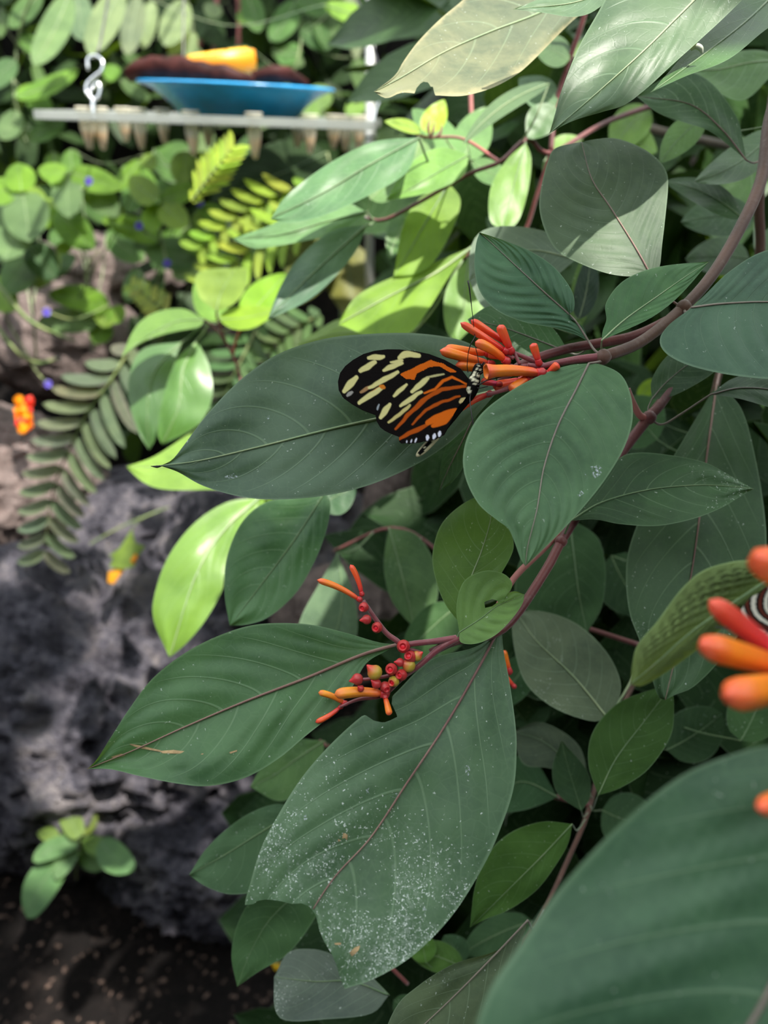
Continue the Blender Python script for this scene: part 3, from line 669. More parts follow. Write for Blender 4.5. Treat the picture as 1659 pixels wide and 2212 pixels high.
for pts in ([(1262, 1020), (1276, 1008), (1292, 1004), (1302, 1012), (1298, 1026), (1284, 1034), (1268, 1034)], [(1244, 1064), (1256, 1060), (1262, 1066), (1250, 1074)]): scar(H2, pts, M['scar_dust'])
for pts in ([(575, 900), (582, 897), (583, 904), (577, 906)], [(482, 1030), (505, 1022), (515, 1030), (498, 1036)]): scar(H1, pts, M['scar_dust'])
Z2 = lambda X, Y: (640 + X / 3.19, 1180 + Y / 3.19)
for t_, b_, w_, d0, d1, m_, bd in [((143, 232), (425, 362), 52, .238, .240, 'flower_orange', 5), ((372, 127), (448, 318), 46, .241, .241, 'flower_red', 3), ((262, 1022), (588, 1015), 88, .232, .235, 'flower_yellow', 5),
                               ((152, 1008), (325, 1078), 52, .237, .238, 'flower_yellow', 4), ((132, 1213), (298, 1112), 44, .236, .238, 'flower_red', -3), ((643, 1165), (615, 1048), 52, .231, .234, 'flower_orange', 0)]:
    flower(b2, Z2(*t_), Z2(*b_), w_ / 3.19, d0, d1, m_, bd)
def berry(parent, x, y, r, d, aim=(-0.5, 0.25), kind='berry_red', cup=True):
    """x, y, r in px; aim = screen direction of the crown"""
    c = P(x, y, d); rw = r * d / FPX; ax = (RGT * aim[0] - UPV * aim[1] - FWD * (0.75 if cup else 0.25)).normalized()
    if cup: pf = [(0, .2), (.12, .5), (.35, .8), (.75, 1), (1.15, 1), (1.5, .86), (1.72, .68), (1.85, .62), (2.05, .66), (2.10, .60), (2.02, .46), (1.75, .40), (1.72, .05)]
    else: pf = [(0, .2), (.12, .5), (.35, .8), (.75, 1), (1.15, 1), (1.5, .84), (1.75, .58), (2.0, .40), (2.3, .22), (2.5, .05)]
    V, F, U = lathe(c - ax * rw, ax, [(h * rw, q * rw) for h, q in pf], 16)
    U = [(min(1, i // 16 / (len(pf) - 1) * 1.1), k) for i, (h, k) in enumerate(U)]
    o = obj('berry', V, F, M[kind], parent, uv=U)
    if cup:
        cc = c + ax * rw * 0.80; Vc, Fc, Uc = lathe(cc - ax * rw * .1, ax, [(0, rw * .38), (rw * .04, rw * .40), (rw * .1, rw * .25), (rw * .12, rw * .04)], 12)
        obj('crown', Vc, Fc, M['crown_red'], o, uv=Uc)
    return o
for x, y, r, kd, cup, aim in [(465, 420, 34, 'berry_red', 1, (-.3, .1)), (484, 505, 34, 'berry_red', 0, (-1, .1)), (556, 560, 38, 'berry_red', 1, (-.2, 0)), (738, 690, 46, 'berry_red', 1, (-.1, -.1)), (785, 762, 44, 'berry_red', 1, (-.3, -.3)),
                          (832, 756, 36, 'berry_green', 0, (.5, -.4)), (715, 800, 30, 'berry_red', 0, (-.9, -.1)), (775, 822, 46, 'berry_green', 0, (-1, -.5)), (655, 848, 42, 'berry_red', 1, (-.2, -.1)), (725, 886, 40, 'berry_red', 1, (-.4, -.1)),
                          (672, 930, 38, 'berry_green', 1, (-.4, .1)), (540, 868, 52, 'berry_green', 0, (-.8, -.8)), (420, 916, 40, 'berry_red', 0, (-1, .2)), (552, 948, 34, 'berry_red', 0, (-.5, -.4)), (612, 968, 36, 'berry_red', 1, (.3, .3)), (444, 980, 24, 'berry_red', 0, (-.3, -.3))]:
    berry(b2, *Z2(x, y), r / 3.19, .2335 + 0.00001 * (x - 600), aim, kd, bool(cup))
for pts, rr_ in (([(1112, 630), (980, 710), (850, 820), (740, 900), (635, 1005)], [.0011, .0009, .0006]), ([(1100, 632), (950, 655), (800, 672), (735, 690)], [.0010, .0009]), ([(735, 690), (690, 650), (620, 598), (545, 500), (462, 375)], [.0009, .0008, .0006]),
                 ([(640, 1000), (560, 1040), (430, 1055), (300, 1108)], [.0007, .0006, .0004]), ([(690, 880), (600, 900), (500, 915), (430, 920)], [.0006, .0005]), ([(870, 740), (820, 720), (740, 700)], [.0006, .0005]), ([(620, 1020), (615, 1060)], [.0005, .0004])):
    tube('berry_stalk', [P(*Z2(*q), .2365) for q in pts], rr_, M['stem_wine'], b2, seg=8)

# ---- foreground branch at the right edge, close to the lens
b3 = thing('firebush_branch', 'blurred nearest firebush branch at the right edge with fat orange buds and a broad leaf', 'branch', P(1900, 1480, 0.15), 'firebush branches')
stem(b3, [(2150, 1250, .17), (2000, 1400, .155), (1900, 1500, .145), (1850, 1600, .135)], [.0018, .0014], 'stem_red')
leaf(b3, [(1840, 1600), (1780, 1850), (1640, 2180), (1420, 2480), (1150, 2700)], [(1840, 1600), (1659, 1611), (1600, 1624), (1500, 1660), (1420, 1712), (1330, 1790), (1270, 1850), (1200, 1930), (1150, 2000), (1110, 2060), (1062, 2130), (1030, 2212), (1012, 2350), (1040, 2520), (1150, 2700)],
     [(1840, 1600), (1980, 1700), (2050, 1900), (1950, 2250), (1650, 2550), (1150, 2700)], .118, (0.05, 0.30), fold=0.06, quilt=0.012, veins=9, slant=0.42, mat='leaf', tint=(0.052, 0.125, 0.062), rib='rib_grey', nu=50, nv=16, stalk=stalk_to(b3, 1840, 1600, .13))
leaf(b3, [(1760, 1190), (1640, 1265), (1500, 1360), (1420, 1430), (1362, 1478)], [(1760, 1190), (1659, 1208), (1590, 1212), (1520, 1232), (1470, 1275), (1420, 1342), (1378, 1392), (1366, 1435), (1362, 1478)],
     [(1760, 1190), (1700, 1270), (1640, 1305), (1570, 1350), (1500, 1408), (1430, 1458), (1385, 1482), (1362, 1478)], .180, (0.2, 0.1), fold=0.25, quilt=0.05, veins=9, slant=0.62, mat='leaf_under', tint=(0.085, 0.135, 0.035), rib='rib_green', nu=50, nv=14, stalk=stalk_to(b3, 1760, 1190, .175))
for t_, b_, w_, d0, d1, m_ in [((1632, 1200), (1790, 1310), 88, .128, .14, 'flower_orange'), ((1532, 1297), (1720, 1445), 54, .140, .145, 'flower_pink'), ((1512, 1390), (1720, 1450), 70, .132, .142, 'flower_orange'), ((1568, 1503), (1760, 1470), 84, .125, .14, 'flower_orange'), ((1640, 1748), (1760, 1690), 52, .115, .135, 'flower_orange')]:
    o = flower(b3, t_, b_, w_, d0, d1, m_, 0)
    q = P(*b_, d1); s_ = min(STEMS[b3], key=lambda s: (s - q).length); tube('flower_stalk', [q, q.lerp(s_, .5), s_], .0006, M['stem_red'], o, seg=6)
# ---- upper right branch
b4 = thing('firebush_branch', 'upper right firebush branch with broad grey-green leaves entering from the top edge', 'branch', P(1660, 340, 0.32), 'firebush branches')
stem(b4, [(1720, -150, .30), (1690, 60, .31), (1665, 250, .32), (1640, 420, .34), (1640, 560, .36), (1600, 720, .38)], [.0019, .0022, .0024], 'stem', n=36)
stem(b4, [(1720, -150, .30), (1600, -130, .285), (1450, -110, .275), (1330, -80, .27)], [.0016, .0013], 'stem', name='side_stem')
leaf(b4, [(1405, 592), (1370, 530), (1320, 450), (1278, 385), (1256, 306)], [(1405, 592), (1360, 597), (1310, 590), (1250, 568), (1203, 541), (1178, 500), (1165, 450), (1170, 400), (1183, 350), (1200, 320), (1256, 306)],
     [(1405, 592), (1424, 578), (1430, 530), (1437, 470), (1443, 405), (1440, 372), (1420, 343), (1380, 316), (1330, 299), (1292, 300), (1256, 306)], .268, (0, .55), bow=0.06, fold=0.12, quilt=0.012, veins=9, slant=0.32, mat='leaf_quilt', tint=(0.062, 0.105, 0.055), rib='rib_red', rr=0.9, stalk=pxs((1478, 668, .2625), (1440, 640, .262)), **HQ)
leaf(b4, [(1640, -130), (1560, -60), (1470, 30), (1390, 110), (1290, 200), (1187, 288)], [(1640, -130), (1500, -140), (1390, -110), (1330, -40), (1290, 30), (1250, 102), (1215, 190), (1200, 242), (1187, 288)],
     [(1640, -130), (1650, -60), (1620, -18), (1560, 42), (1500, 97), (1450, 142), (1400, 188), (1350, 226), (1300, 242), (1235, 262), (1187, 288)], .236, (0, .45), bow=0.04, fold=0.05, quilt=0.005, slant=0.30, mat='leaf', tint=(0.070, 0.128, 0.062), rib='rib_pale', rr=0.7, stalk=stalk_to(b4, 1640, -130, .25), **HQ)
leaf(b4, [(1760, -110), (1640, 20), (1530, 110), (1405, 200)], [(1760, -110), (1640, -50), (1530, 60), (1405, 200)], [(1760, -110), (1700, 20), (1640, 75), (1570, 130), (1480, 165), (1405, 200)], .262, (0.1, 1.4), fold=-0.4, mat='leaf', tint=(0.045, 0.115, 0.028), rib='rib_green', stalk=stalk_to(b4, 1760, -110, .27), nu=40)
leaf(b4, [(1340, -70), (1260, -20), (1160, 30), (1060, 68), (960, 112), (870, 165), (808, 198)], [(1340, -70), (1200, -110), (1080, -70), (1000, 0), (950, 42), (903, 90), (872, 132), (852, 164), (808, 198)],
     [(1340, -70), (1300, 0), (1240, 42), (1150, 132), (1110, 165), (1060, 191), (1000, 207), (943, 206), (920, 205), (870, 200), (835, 212), (808, 198)], .300, (0.1, .75), bow=0.03, wave=0.015, mat='leaf_old', tint=(0.100, 0.130, 0.072), rib='rib_pale', rr=0.7,
     bites=[[(884, 230), (900, 190), (912, 176), (925, 178), (932, 190), (942, 182), (945, 172), (936, 192), (939, 203), (950, 225)]], stalk=stalk_to(b4, 1340, -70, .27), nu=70, nv=20)
leaf(b4, [(1380, -70), (1260, 0), (1108, 20)], [(1380, -70), (1240, -30), (1108, 20)], [(1380, -70), (1300, 12), (1245, 36), (1170, 27), (1108, 20)], .27, (0, .9), mat='leaf', tint=(0.085, 0.155, 0.075), rib='rib_pale', stalk=stalk_to(b4, 1380, -70, .27))
leaf(b4, [(1612, 346), (1560, 280), (1490, 225), (1375, 208)], [(1612, 346), (1604, 300), (1590, 250), (1540, 182), (1490, 155), (1440, 165), (1375, 208)], [(1612, 346), (1575, 315), (1530, 282), (1470, 262), (1420, 243), (1375, 208)], .315, (0, .4), mat='leaf', tint=(0.045, 0.105, 0.038), rib='rib_red', rr=0.8, stalk=pxs((1655, 338, .322), (1630, 352, .32)), nu=40, nv=10)
leaf(b4, [(1700, 130), (1620, 135), (1550, 150), (1475, 152)], [(1700, 130), (1640, 108), (1560, 118), (1475, 152)], [(1700, 130), (1660, 170), (1610, 215), (1560, 205), (1475, 152)], .37, (0, .6), mat='leaf', tint=(0.07, 0.15, 0.045), rib='rib_pale', stalk=stalk_to(b4, 1700, 130, .36))
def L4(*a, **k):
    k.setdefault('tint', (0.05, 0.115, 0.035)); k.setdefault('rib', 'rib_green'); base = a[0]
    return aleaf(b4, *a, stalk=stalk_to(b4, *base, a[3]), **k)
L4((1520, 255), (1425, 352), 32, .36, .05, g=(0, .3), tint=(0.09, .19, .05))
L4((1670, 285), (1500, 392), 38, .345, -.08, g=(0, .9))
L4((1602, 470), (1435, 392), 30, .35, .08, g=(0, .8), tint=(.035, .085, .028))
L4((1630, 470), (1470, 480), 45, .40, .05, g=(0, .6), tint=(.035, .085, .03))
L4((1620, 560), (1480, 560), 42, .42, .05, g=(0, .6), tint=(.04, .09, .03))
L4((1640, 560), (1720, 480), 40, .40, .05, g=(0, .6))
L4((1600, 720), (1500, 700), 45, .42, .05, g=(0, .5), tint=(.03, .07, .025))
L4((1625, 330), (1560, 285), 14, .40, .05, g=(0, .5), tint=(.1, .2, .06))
# caterpillar-like curl of bark: pale curled bud on the leaf edge
tube('curled_bud', pxs((1492, 108, .2385), (1503, 100, .2375), (1513, 104, .2375), (1517, 116, .238)), [.0004, .0009, .0009, .0003], plain('pale_bud', (.45, .48, .38), .5), b4, seg=8)

# ---- sunlit branch behind, centre
b5 = thing('firebush_branch', 'sunlit yellow-green firebush branch behind the butterfly leaf, right of the feeder', 'branch', P(1190, 330, 0.45), 'firebush branches')
stem(b5, [(1500, 200, .52), (1320, 260, .48), (1190, 330, .45), (1140, 300, .44), (1080, 350, .43), (1015, 375, .43), (900, 440, .44), (830, 475, .45), (790, 470, .46)], [.0022, .0016, .0012, .001], 'stem_red', n=50)
stem(b5, [(1190, 330, .45), (1160, 420, .46), (1120, 520, .47), (1030, 540, .46), (1000, 560, .46)], [.0014, .001], 'stem_red', name='side_stem')
stem(b5, [(1190, 330, .45), (1200, 230, .45), (1230, 130, .44), (1260, 40, .43), (1285, -60, .42), (1330, -220, .40)], [.0016, .0014], 'stem_red', name='side_stem')
stem(b5, [(1080, 350, .43), (1000, 300, .45), (930, 297, .46), (900, 292, .46)], [.001, .0008], 'stem_pink', name='side_stem')
LG = (0.16, 0.30, 0.035); LM = (0.11, 0.22, 0.05); LB = (0.085, 0.17, 0.075)  # sunlit glow put into brighter, yellower leaf tints
def L5(*a, **k):
    k.setdefault('tint', LM); k.setdefault('rib', 'rib_pale'); base = a[0]; k.setdefault('nu', 22); k.setdefault('nv', 5); k.setdefault('fold', -.06)
    return aleaf(b5, *a, stalk=stalk_to(b5, *base, a[3]), **k)
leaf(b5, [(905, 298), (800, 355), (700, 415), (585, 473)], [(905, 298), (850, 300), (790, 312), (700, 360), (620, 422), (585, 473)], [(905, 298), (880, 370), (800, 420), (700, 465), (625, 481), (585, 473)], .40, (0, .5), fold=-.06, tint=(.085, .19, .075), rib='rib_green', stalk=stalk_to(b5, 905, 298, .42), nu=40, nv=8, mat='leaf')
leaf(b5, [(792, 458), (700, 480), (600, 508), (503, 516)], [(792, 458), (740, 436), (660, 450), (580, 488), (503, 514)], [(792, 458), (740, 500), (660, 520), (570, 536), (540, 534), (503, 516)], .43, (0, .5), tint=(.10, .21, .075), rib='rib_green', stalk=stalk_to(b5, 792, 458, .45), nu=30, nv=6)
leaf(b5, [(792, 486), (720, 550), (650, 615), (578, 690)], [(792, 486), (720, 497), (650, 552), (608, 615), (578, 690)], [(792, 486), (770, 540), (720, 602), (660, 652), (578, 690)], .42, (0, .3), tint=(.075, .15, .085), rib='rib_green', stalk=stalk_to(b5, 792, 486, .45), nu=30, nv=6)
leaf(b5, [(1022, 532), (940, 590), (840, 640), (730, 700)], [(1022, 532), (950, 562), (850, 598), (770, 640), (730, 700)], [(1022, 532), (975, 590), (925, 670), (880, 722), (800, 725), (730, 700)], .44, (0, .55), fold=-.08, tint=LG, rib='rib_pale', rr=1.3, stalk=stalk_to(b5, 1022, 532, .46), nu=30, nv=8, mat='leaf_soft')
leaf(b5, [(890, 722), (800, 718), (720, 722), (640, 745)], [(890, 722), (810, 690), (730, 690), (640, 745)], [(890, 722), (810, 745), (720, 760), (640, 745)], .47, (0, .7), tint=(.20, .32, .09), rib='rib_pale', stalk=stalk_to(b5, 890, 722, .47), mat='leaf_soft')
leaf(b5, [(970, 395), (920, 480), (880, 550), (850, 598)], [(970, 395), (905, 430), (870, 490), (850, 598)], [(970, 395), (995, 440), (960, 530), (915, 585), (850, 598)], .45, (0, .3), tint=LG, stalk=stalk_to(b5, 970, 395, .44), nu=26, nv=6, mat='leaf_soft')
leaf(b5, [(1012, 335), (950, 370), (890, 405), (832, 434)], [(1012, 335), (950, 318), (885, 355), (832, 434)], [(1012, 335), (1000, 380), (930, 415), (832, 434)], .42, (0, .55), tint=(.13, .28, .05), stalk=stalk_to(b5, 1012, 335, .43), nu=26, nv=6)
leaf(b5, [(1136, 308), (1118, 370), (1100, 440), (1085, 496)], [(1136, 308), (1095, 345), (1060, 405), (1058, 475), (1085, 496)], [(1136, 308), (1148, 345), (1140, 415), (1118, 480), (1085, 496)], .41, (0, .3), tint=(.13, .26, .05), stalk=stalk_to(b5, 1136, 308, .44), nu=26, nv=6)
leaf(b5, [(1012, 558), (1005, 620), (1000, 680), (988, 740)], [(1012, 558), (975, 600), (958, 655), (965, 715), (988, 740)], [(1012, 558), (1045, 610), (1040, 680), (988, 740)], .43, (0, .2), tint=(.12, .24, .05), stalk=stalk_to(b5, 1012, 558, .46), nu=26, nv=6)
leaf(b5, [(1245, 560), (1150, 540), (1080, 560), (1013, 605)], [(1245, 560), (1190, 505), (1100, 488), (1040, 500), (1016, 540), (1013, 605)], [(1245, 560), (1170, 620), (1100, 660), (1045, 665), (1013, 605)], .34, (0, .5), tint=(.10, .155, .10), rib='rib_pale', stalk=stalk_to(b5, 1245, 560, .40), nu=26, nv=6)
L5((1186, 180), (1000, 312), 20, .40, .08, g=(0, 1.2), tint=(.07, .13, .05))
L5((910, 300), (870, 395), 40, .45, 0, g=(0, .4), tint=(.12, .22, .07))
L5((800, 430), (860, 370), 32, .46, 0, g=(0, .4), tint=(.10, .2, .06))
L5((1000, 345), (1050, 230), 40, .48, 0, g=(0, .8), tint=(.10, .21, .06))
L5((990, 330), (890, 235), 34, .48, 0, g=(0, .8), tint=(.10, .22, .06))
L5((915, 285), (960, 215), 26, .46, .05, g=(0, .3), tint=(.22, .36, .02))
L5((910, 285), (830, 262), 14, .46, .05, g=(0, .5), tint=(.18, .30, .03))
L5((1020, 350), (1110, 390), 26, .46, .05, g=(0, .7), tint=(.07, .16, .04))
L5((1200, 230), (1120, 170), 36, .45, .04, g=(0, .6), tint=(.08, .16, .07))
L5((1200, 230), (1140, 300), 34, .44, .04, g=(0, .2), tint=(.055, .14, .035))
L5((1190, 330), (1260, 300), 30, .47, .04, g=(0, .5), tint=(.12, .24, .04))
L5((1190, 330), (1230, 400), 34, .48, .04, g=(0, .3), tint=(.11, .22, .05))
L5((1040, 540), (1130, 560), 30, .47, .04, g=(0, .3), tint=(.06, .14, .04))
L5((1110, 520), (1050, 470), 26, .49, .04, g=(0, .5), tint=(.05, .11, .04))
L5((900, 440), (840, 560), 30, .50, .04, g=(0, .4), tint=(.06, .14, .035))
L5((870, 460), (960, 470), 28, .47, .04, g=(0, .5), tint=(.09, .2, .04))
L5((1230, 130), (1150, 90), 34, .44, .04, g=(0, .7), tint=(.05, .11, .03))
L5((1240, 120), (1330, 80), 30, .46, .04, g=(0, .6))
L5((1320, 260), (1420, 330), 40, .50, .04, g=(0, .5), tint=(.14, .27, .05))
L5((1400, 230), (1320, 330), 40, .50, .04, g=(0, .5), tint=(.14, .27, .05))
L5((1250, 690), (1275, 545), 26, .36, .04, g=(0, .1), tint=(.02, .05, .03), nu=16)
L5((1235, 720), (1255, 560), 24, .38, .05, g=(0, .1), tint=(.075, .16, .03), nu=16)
for x, y in ((935, 285), (950, 290), (925, 275)):
    tube('sepal', pxs((930, 300, .455), (x, y, .452), (x + 4, y - 22, .45)), [.0006, .0009, .0003], M['stem_pink'], b5, seg=6)
tube('twig', pxs((1330, 255, .56), (1430, 285, .55), (1500, 300, .55), (1600, 320, .56), (1700, 330, .57)), .0032, stem_material('twig_grey', (.07, .055, .035), (.13, .10, .07)), b5)
tube('pink_shoot', pxs((1016, 190, .50), (1018, 240, .50), (1020, 275, .50)), .0015, M['stem_pink'], b5)

# ---- sunlit branch at the left under the butterfly leaf
b6 = thing('firebush_branch', 'bright drooping glossy leaves on a red stem left of the butterfly leaf', 'branch', P(510, 770, 0.58), 'firebush branches')
stem(b6, [(560, 1060, .56), (545, 950, .57), (520, 820, .58), (502, 765, .58), (470, 715, .58), (440, 690, .58)], [.0018, .0013, .001], 'stem_red')
stem(b6, [(502, 765, .58), (512, 730, .575), (525, 695, .57)], [.0014, .001], 'stem_pink', name='side_stem')
stem(b6, [(490, 745, .58), (470, 690, .575), (468, 670, .575)], [.001, .0008], 'stem_red', name='side_stem')
stem(b6, [(560, 1060, .56), (600, 1075, .48), (660, 1062, .40), (705, 1060, .36)], [.0014, .0012], 'stem_red', name='side_stem')
def L6(*a, **k):
    k.setdefault('tint', LM); k.setdefault('rib', 'rib_pale'); k.setdefault('mat', 'leaf_glossy'); base = a[0]; k.setdefault('nu', 24); k.setdefault('nv', 6)
    return aleaf(b6, *a, stalk=stalk_to(b6, *base, a[3]), **k)
leaf(b6, [(440, 690), (380, 695), (320, 725), (262, 772)], [(440, 690), (395, 667), (335, 675), (292, 708), (262, 772)], [(440, 690), (430, 706), (370, 718), (310, 738), (262, 772)], .55, (0, .9), fold=.1, tint=(.11, .22, .03), mat='leaf_glossy', rib='rib_green', stalk=stalk_to(b6, 440, 690, .58))
leaf(b6, [(395, 738), (335, 800), (318, 880), (322, 972)], [(395, 738), (312, 752), (282, 800), (278, 865), (300, 935), (322, 972)], [(395, 738), (372, 790), (356, 860), (345, 930), (322, 972)], .58, (0, .25), bow=.10, fold=.10, tint=(.075, .17, .05), mat='leaf_glossy', rib='rib_green', slant=.6, veins=6, stalk=stalk_to(b6, 395, 738, .58))
leaf(b6, [(425, 735), (395, 800), (385, 880), (350, 960)], [(425, 735), (380, 780), (352, 860), (340, 930), (350, 960)], [(425, 735), (452, 790), (458, 860), (425, 920), (350, 960)], .56, (0, .25), bow=.12, fold=.16, tint=(.10, .23, .05), mat='leaf_glossy', rib='rib_pale', slant=.6, veins=6, quilt=.01, stalk=stalk_to(b6, 425, 735, .58))
leaf(b6, [(520, 1000), (440, 1005), (350, 1008), (272, 1008)], [(520, 1000), (480, 905), (420, 930), (335, 985), (272, 1008)], [(520, 1000), (520, 1050), (440, 1058), (355, 1057), (310, 1042), (272, 1008)], .50, (0, .55), tint=(.17, .31, .05), mat='leaf_soft', rib='rib_pale', stalk=stalk_to(b6, 520, 1000, .54))
leaf(b6, [(560, 1075), (480, 1150), (420, 1250), (366, 1420)], [(560, 1075), (490, 1085), (420, 1130), (365, 1200), (335, 1280), (332, 1340), (366, 1420)], [(560, 1075), (545, 1140), (490, 1230), (478, 1280), (440, 1345), (400, 1392), (366, 1420)], .46, (0, .35), bow=.10, fold=.12, tint=(.155, .30, .045), mat='leaf_glossy', rib='rib_pale', slant=.55, veins=7, quilt=.008, stalk=stalk_to(b6, 560, 1075, .50), nu=40, nv=10)
leaf(b6, [(702, 1062), (640, 1160), (570, 1255), (496, 1352)], [(702, 1062), (630, 1072), (568, 1088), (520, 1132), (490, 1205), (485, 1280), (496, 1352)], [(702, 1062), (714, 1090), (705, 1145), (680, 1212), (640, 1280), (585, 1330), (540, 1348), (496, 1352)], .335, (0, .3), fold=-.05, quilt=.005, tint=(.06, .15, .055), mat='leaf', rib='rib_green', rr=.7, slant=.35, stalk=stalk_to(b6, 702, 1062, .36), nu=60, nv=14)
leaf(b6, [(467, 672), (475, 640), (490, 610), (512, 578)], [(467, 672), (430, 640), (425, 592), (470, 580), (512, 578)], [(467, 672), (500, 660), (527, 630), (534, 585), (512, 578)], .56, (0, .2), fold=-.1, tint=(.19, .30, .05), mat='leaf_soft', rib='rib_pale', stalk=stalk_to(b6, 467, 672, .57))
L6((474, 688), (596, 668), 26, .56, .06, g=(0, .9), tint=(.18, .32, .02), mat='leaf_soft')
L6((524, 695), (620, 590), 40, .60, .0, g=(0, .4), tint=(.15, .32, .015), mat='leaf_soft')
L6((480, 690), (420, 610), 34, .62, .0, g=(0, .4), tint=(.13, .27, .04), mat='leaf_soft')
L6((640, 1070), (520, 1100), 40, .52, .0, g=(0, .6), tint=(.14, .28, .03), mat='leaf_soft')
L6((620, 1080), (500, 1270), 40, .52, .05, g=(0, .3), tint=(.18, .32, .06), mat='leaf_soft')
L6((690, 1090), (770, 1050), 40, .40, .0, g=(0, .4), tint=(.03, .08, .03), mat='leaf')
L6((545, 900), (650, 1000), 40, .6, .0, g=(0, .5), tint=(.06, .15, .03), mat='leaf')

# ---- shaded leaves of the lower bush, their tints cut to deepen the shade
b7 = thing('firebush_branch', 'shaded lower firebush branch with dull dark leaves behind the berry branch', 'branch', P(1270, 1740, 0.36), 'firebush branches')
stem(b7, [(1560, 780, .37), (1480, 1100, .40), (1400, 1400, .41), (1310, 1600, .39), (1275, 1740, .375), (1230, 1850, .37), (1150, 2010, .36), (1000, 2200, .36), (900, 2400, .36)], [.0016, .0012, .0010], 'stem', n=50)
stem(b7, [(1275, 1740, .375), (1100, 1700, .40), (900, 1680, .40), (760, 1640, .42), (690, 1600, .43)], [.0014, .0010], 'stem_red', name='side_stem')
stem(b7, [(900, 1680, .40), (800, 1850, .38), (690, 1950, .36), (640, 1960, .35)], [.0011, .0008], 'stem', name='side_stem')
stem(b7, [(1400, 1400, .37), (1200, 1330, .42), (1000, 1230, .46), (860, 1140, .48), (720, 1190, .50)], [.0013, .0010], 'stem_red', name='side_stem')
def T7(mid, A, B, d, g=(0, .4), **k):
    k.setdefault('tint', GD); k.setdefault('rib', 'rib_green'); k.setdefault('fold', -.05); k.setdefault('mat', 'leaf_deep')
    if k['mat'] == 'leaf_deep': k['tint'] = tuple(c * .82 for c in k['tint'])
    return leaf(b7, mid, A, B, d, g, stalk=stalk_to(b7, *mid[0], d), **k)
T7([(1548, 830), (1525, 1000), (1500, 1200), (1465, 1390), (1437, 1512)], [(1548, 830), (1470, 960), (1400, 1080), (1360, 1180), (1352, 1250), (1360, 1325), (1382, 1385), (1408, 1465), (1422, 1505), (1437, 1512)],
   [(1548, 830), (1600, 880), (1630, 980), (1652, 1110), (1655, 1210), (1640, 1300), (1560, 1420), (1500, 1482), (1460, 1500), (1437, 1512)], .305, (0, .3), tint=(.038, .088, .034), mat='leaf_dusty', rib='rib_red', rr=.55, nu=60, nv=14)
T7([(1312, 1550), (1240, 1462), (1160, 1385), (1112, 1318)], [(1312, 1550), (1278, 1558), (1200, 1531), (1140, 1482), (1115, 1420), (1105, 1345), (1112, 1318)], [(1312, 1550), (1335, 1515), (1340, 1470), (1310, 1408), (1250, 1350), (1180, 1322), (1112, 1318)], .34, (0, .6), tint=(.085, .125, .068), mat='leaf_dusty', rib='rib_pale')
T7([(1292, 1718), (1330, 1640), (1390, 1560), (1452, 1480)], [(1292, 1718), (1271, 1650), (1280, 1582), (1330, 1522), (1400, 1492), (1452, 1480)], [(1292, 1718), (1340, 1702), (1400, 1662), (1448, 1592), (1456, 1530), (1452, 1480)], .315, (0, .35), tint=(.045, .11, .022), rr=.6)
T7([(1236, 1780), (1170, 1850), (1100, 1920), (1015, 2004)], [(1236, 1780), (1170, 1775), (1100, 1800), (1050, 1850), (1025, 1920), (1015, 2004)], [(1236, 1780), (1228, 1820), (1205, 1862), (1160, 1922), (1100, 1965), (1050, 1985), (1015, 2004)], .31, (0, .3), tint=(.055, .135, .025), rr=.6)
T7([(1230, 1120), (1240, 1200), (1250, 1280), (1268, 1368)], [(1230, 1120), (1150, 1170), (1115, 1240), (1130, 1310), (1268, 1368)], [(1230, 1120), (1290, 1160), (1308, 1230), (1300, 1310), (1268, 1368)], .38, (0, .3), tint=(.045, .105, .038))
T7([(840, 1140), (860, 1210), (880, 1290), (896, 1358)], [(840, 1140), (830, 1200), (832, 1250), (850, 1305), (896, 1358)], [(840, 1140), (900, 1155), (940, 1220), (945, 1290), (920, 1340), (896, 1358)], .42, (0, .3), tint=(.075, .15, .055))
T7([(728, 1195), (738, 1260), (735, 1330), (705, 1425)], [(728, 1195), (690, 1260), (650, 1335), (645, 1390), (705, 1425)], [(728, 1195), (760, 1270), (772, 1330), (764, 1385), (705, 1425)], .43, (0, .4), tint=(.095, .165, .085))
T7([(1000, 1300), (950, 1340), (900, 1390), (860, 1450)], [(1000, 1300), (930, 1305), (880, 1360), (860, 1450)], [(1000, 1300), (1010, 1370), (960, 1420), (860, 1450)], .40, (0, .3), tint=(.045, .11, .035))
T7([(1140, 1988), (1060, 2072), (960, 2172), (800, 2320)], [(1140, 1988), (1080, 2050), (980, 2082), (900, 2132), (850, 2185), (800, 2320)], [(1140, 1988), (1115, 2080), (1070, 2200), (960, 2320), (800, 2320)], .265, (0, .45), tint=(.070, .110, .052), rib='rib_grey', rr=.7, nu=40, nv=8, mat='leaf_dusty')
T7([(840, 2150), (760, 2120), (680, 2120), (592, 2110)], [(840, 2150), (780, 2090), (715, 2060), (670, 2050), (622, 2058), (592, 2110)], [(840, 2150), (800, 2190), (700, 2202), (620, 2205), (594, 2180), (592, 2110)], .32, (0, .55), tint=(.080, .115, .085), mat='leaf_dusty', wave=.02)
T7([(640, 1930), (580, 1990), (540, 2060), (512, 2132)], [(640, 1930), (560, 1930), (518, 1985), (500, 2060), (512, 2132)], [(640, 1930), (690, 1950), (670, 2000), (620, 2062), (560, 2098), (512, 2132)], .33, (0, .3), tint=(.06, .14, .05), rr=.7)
T7([(650, 1745), (560, 1800), (480, 1850), (408, 1890)], [(650, 1745), (590, 1738), (520, 1768), (450, 1828), (408, 1890)], [(650, 1745), (640, 1830), (570, 1915), (500, 1932), (445, 1915), (408, 1890)], .33, (0, .4), tint=(.06, .13, .058), rr=.7)
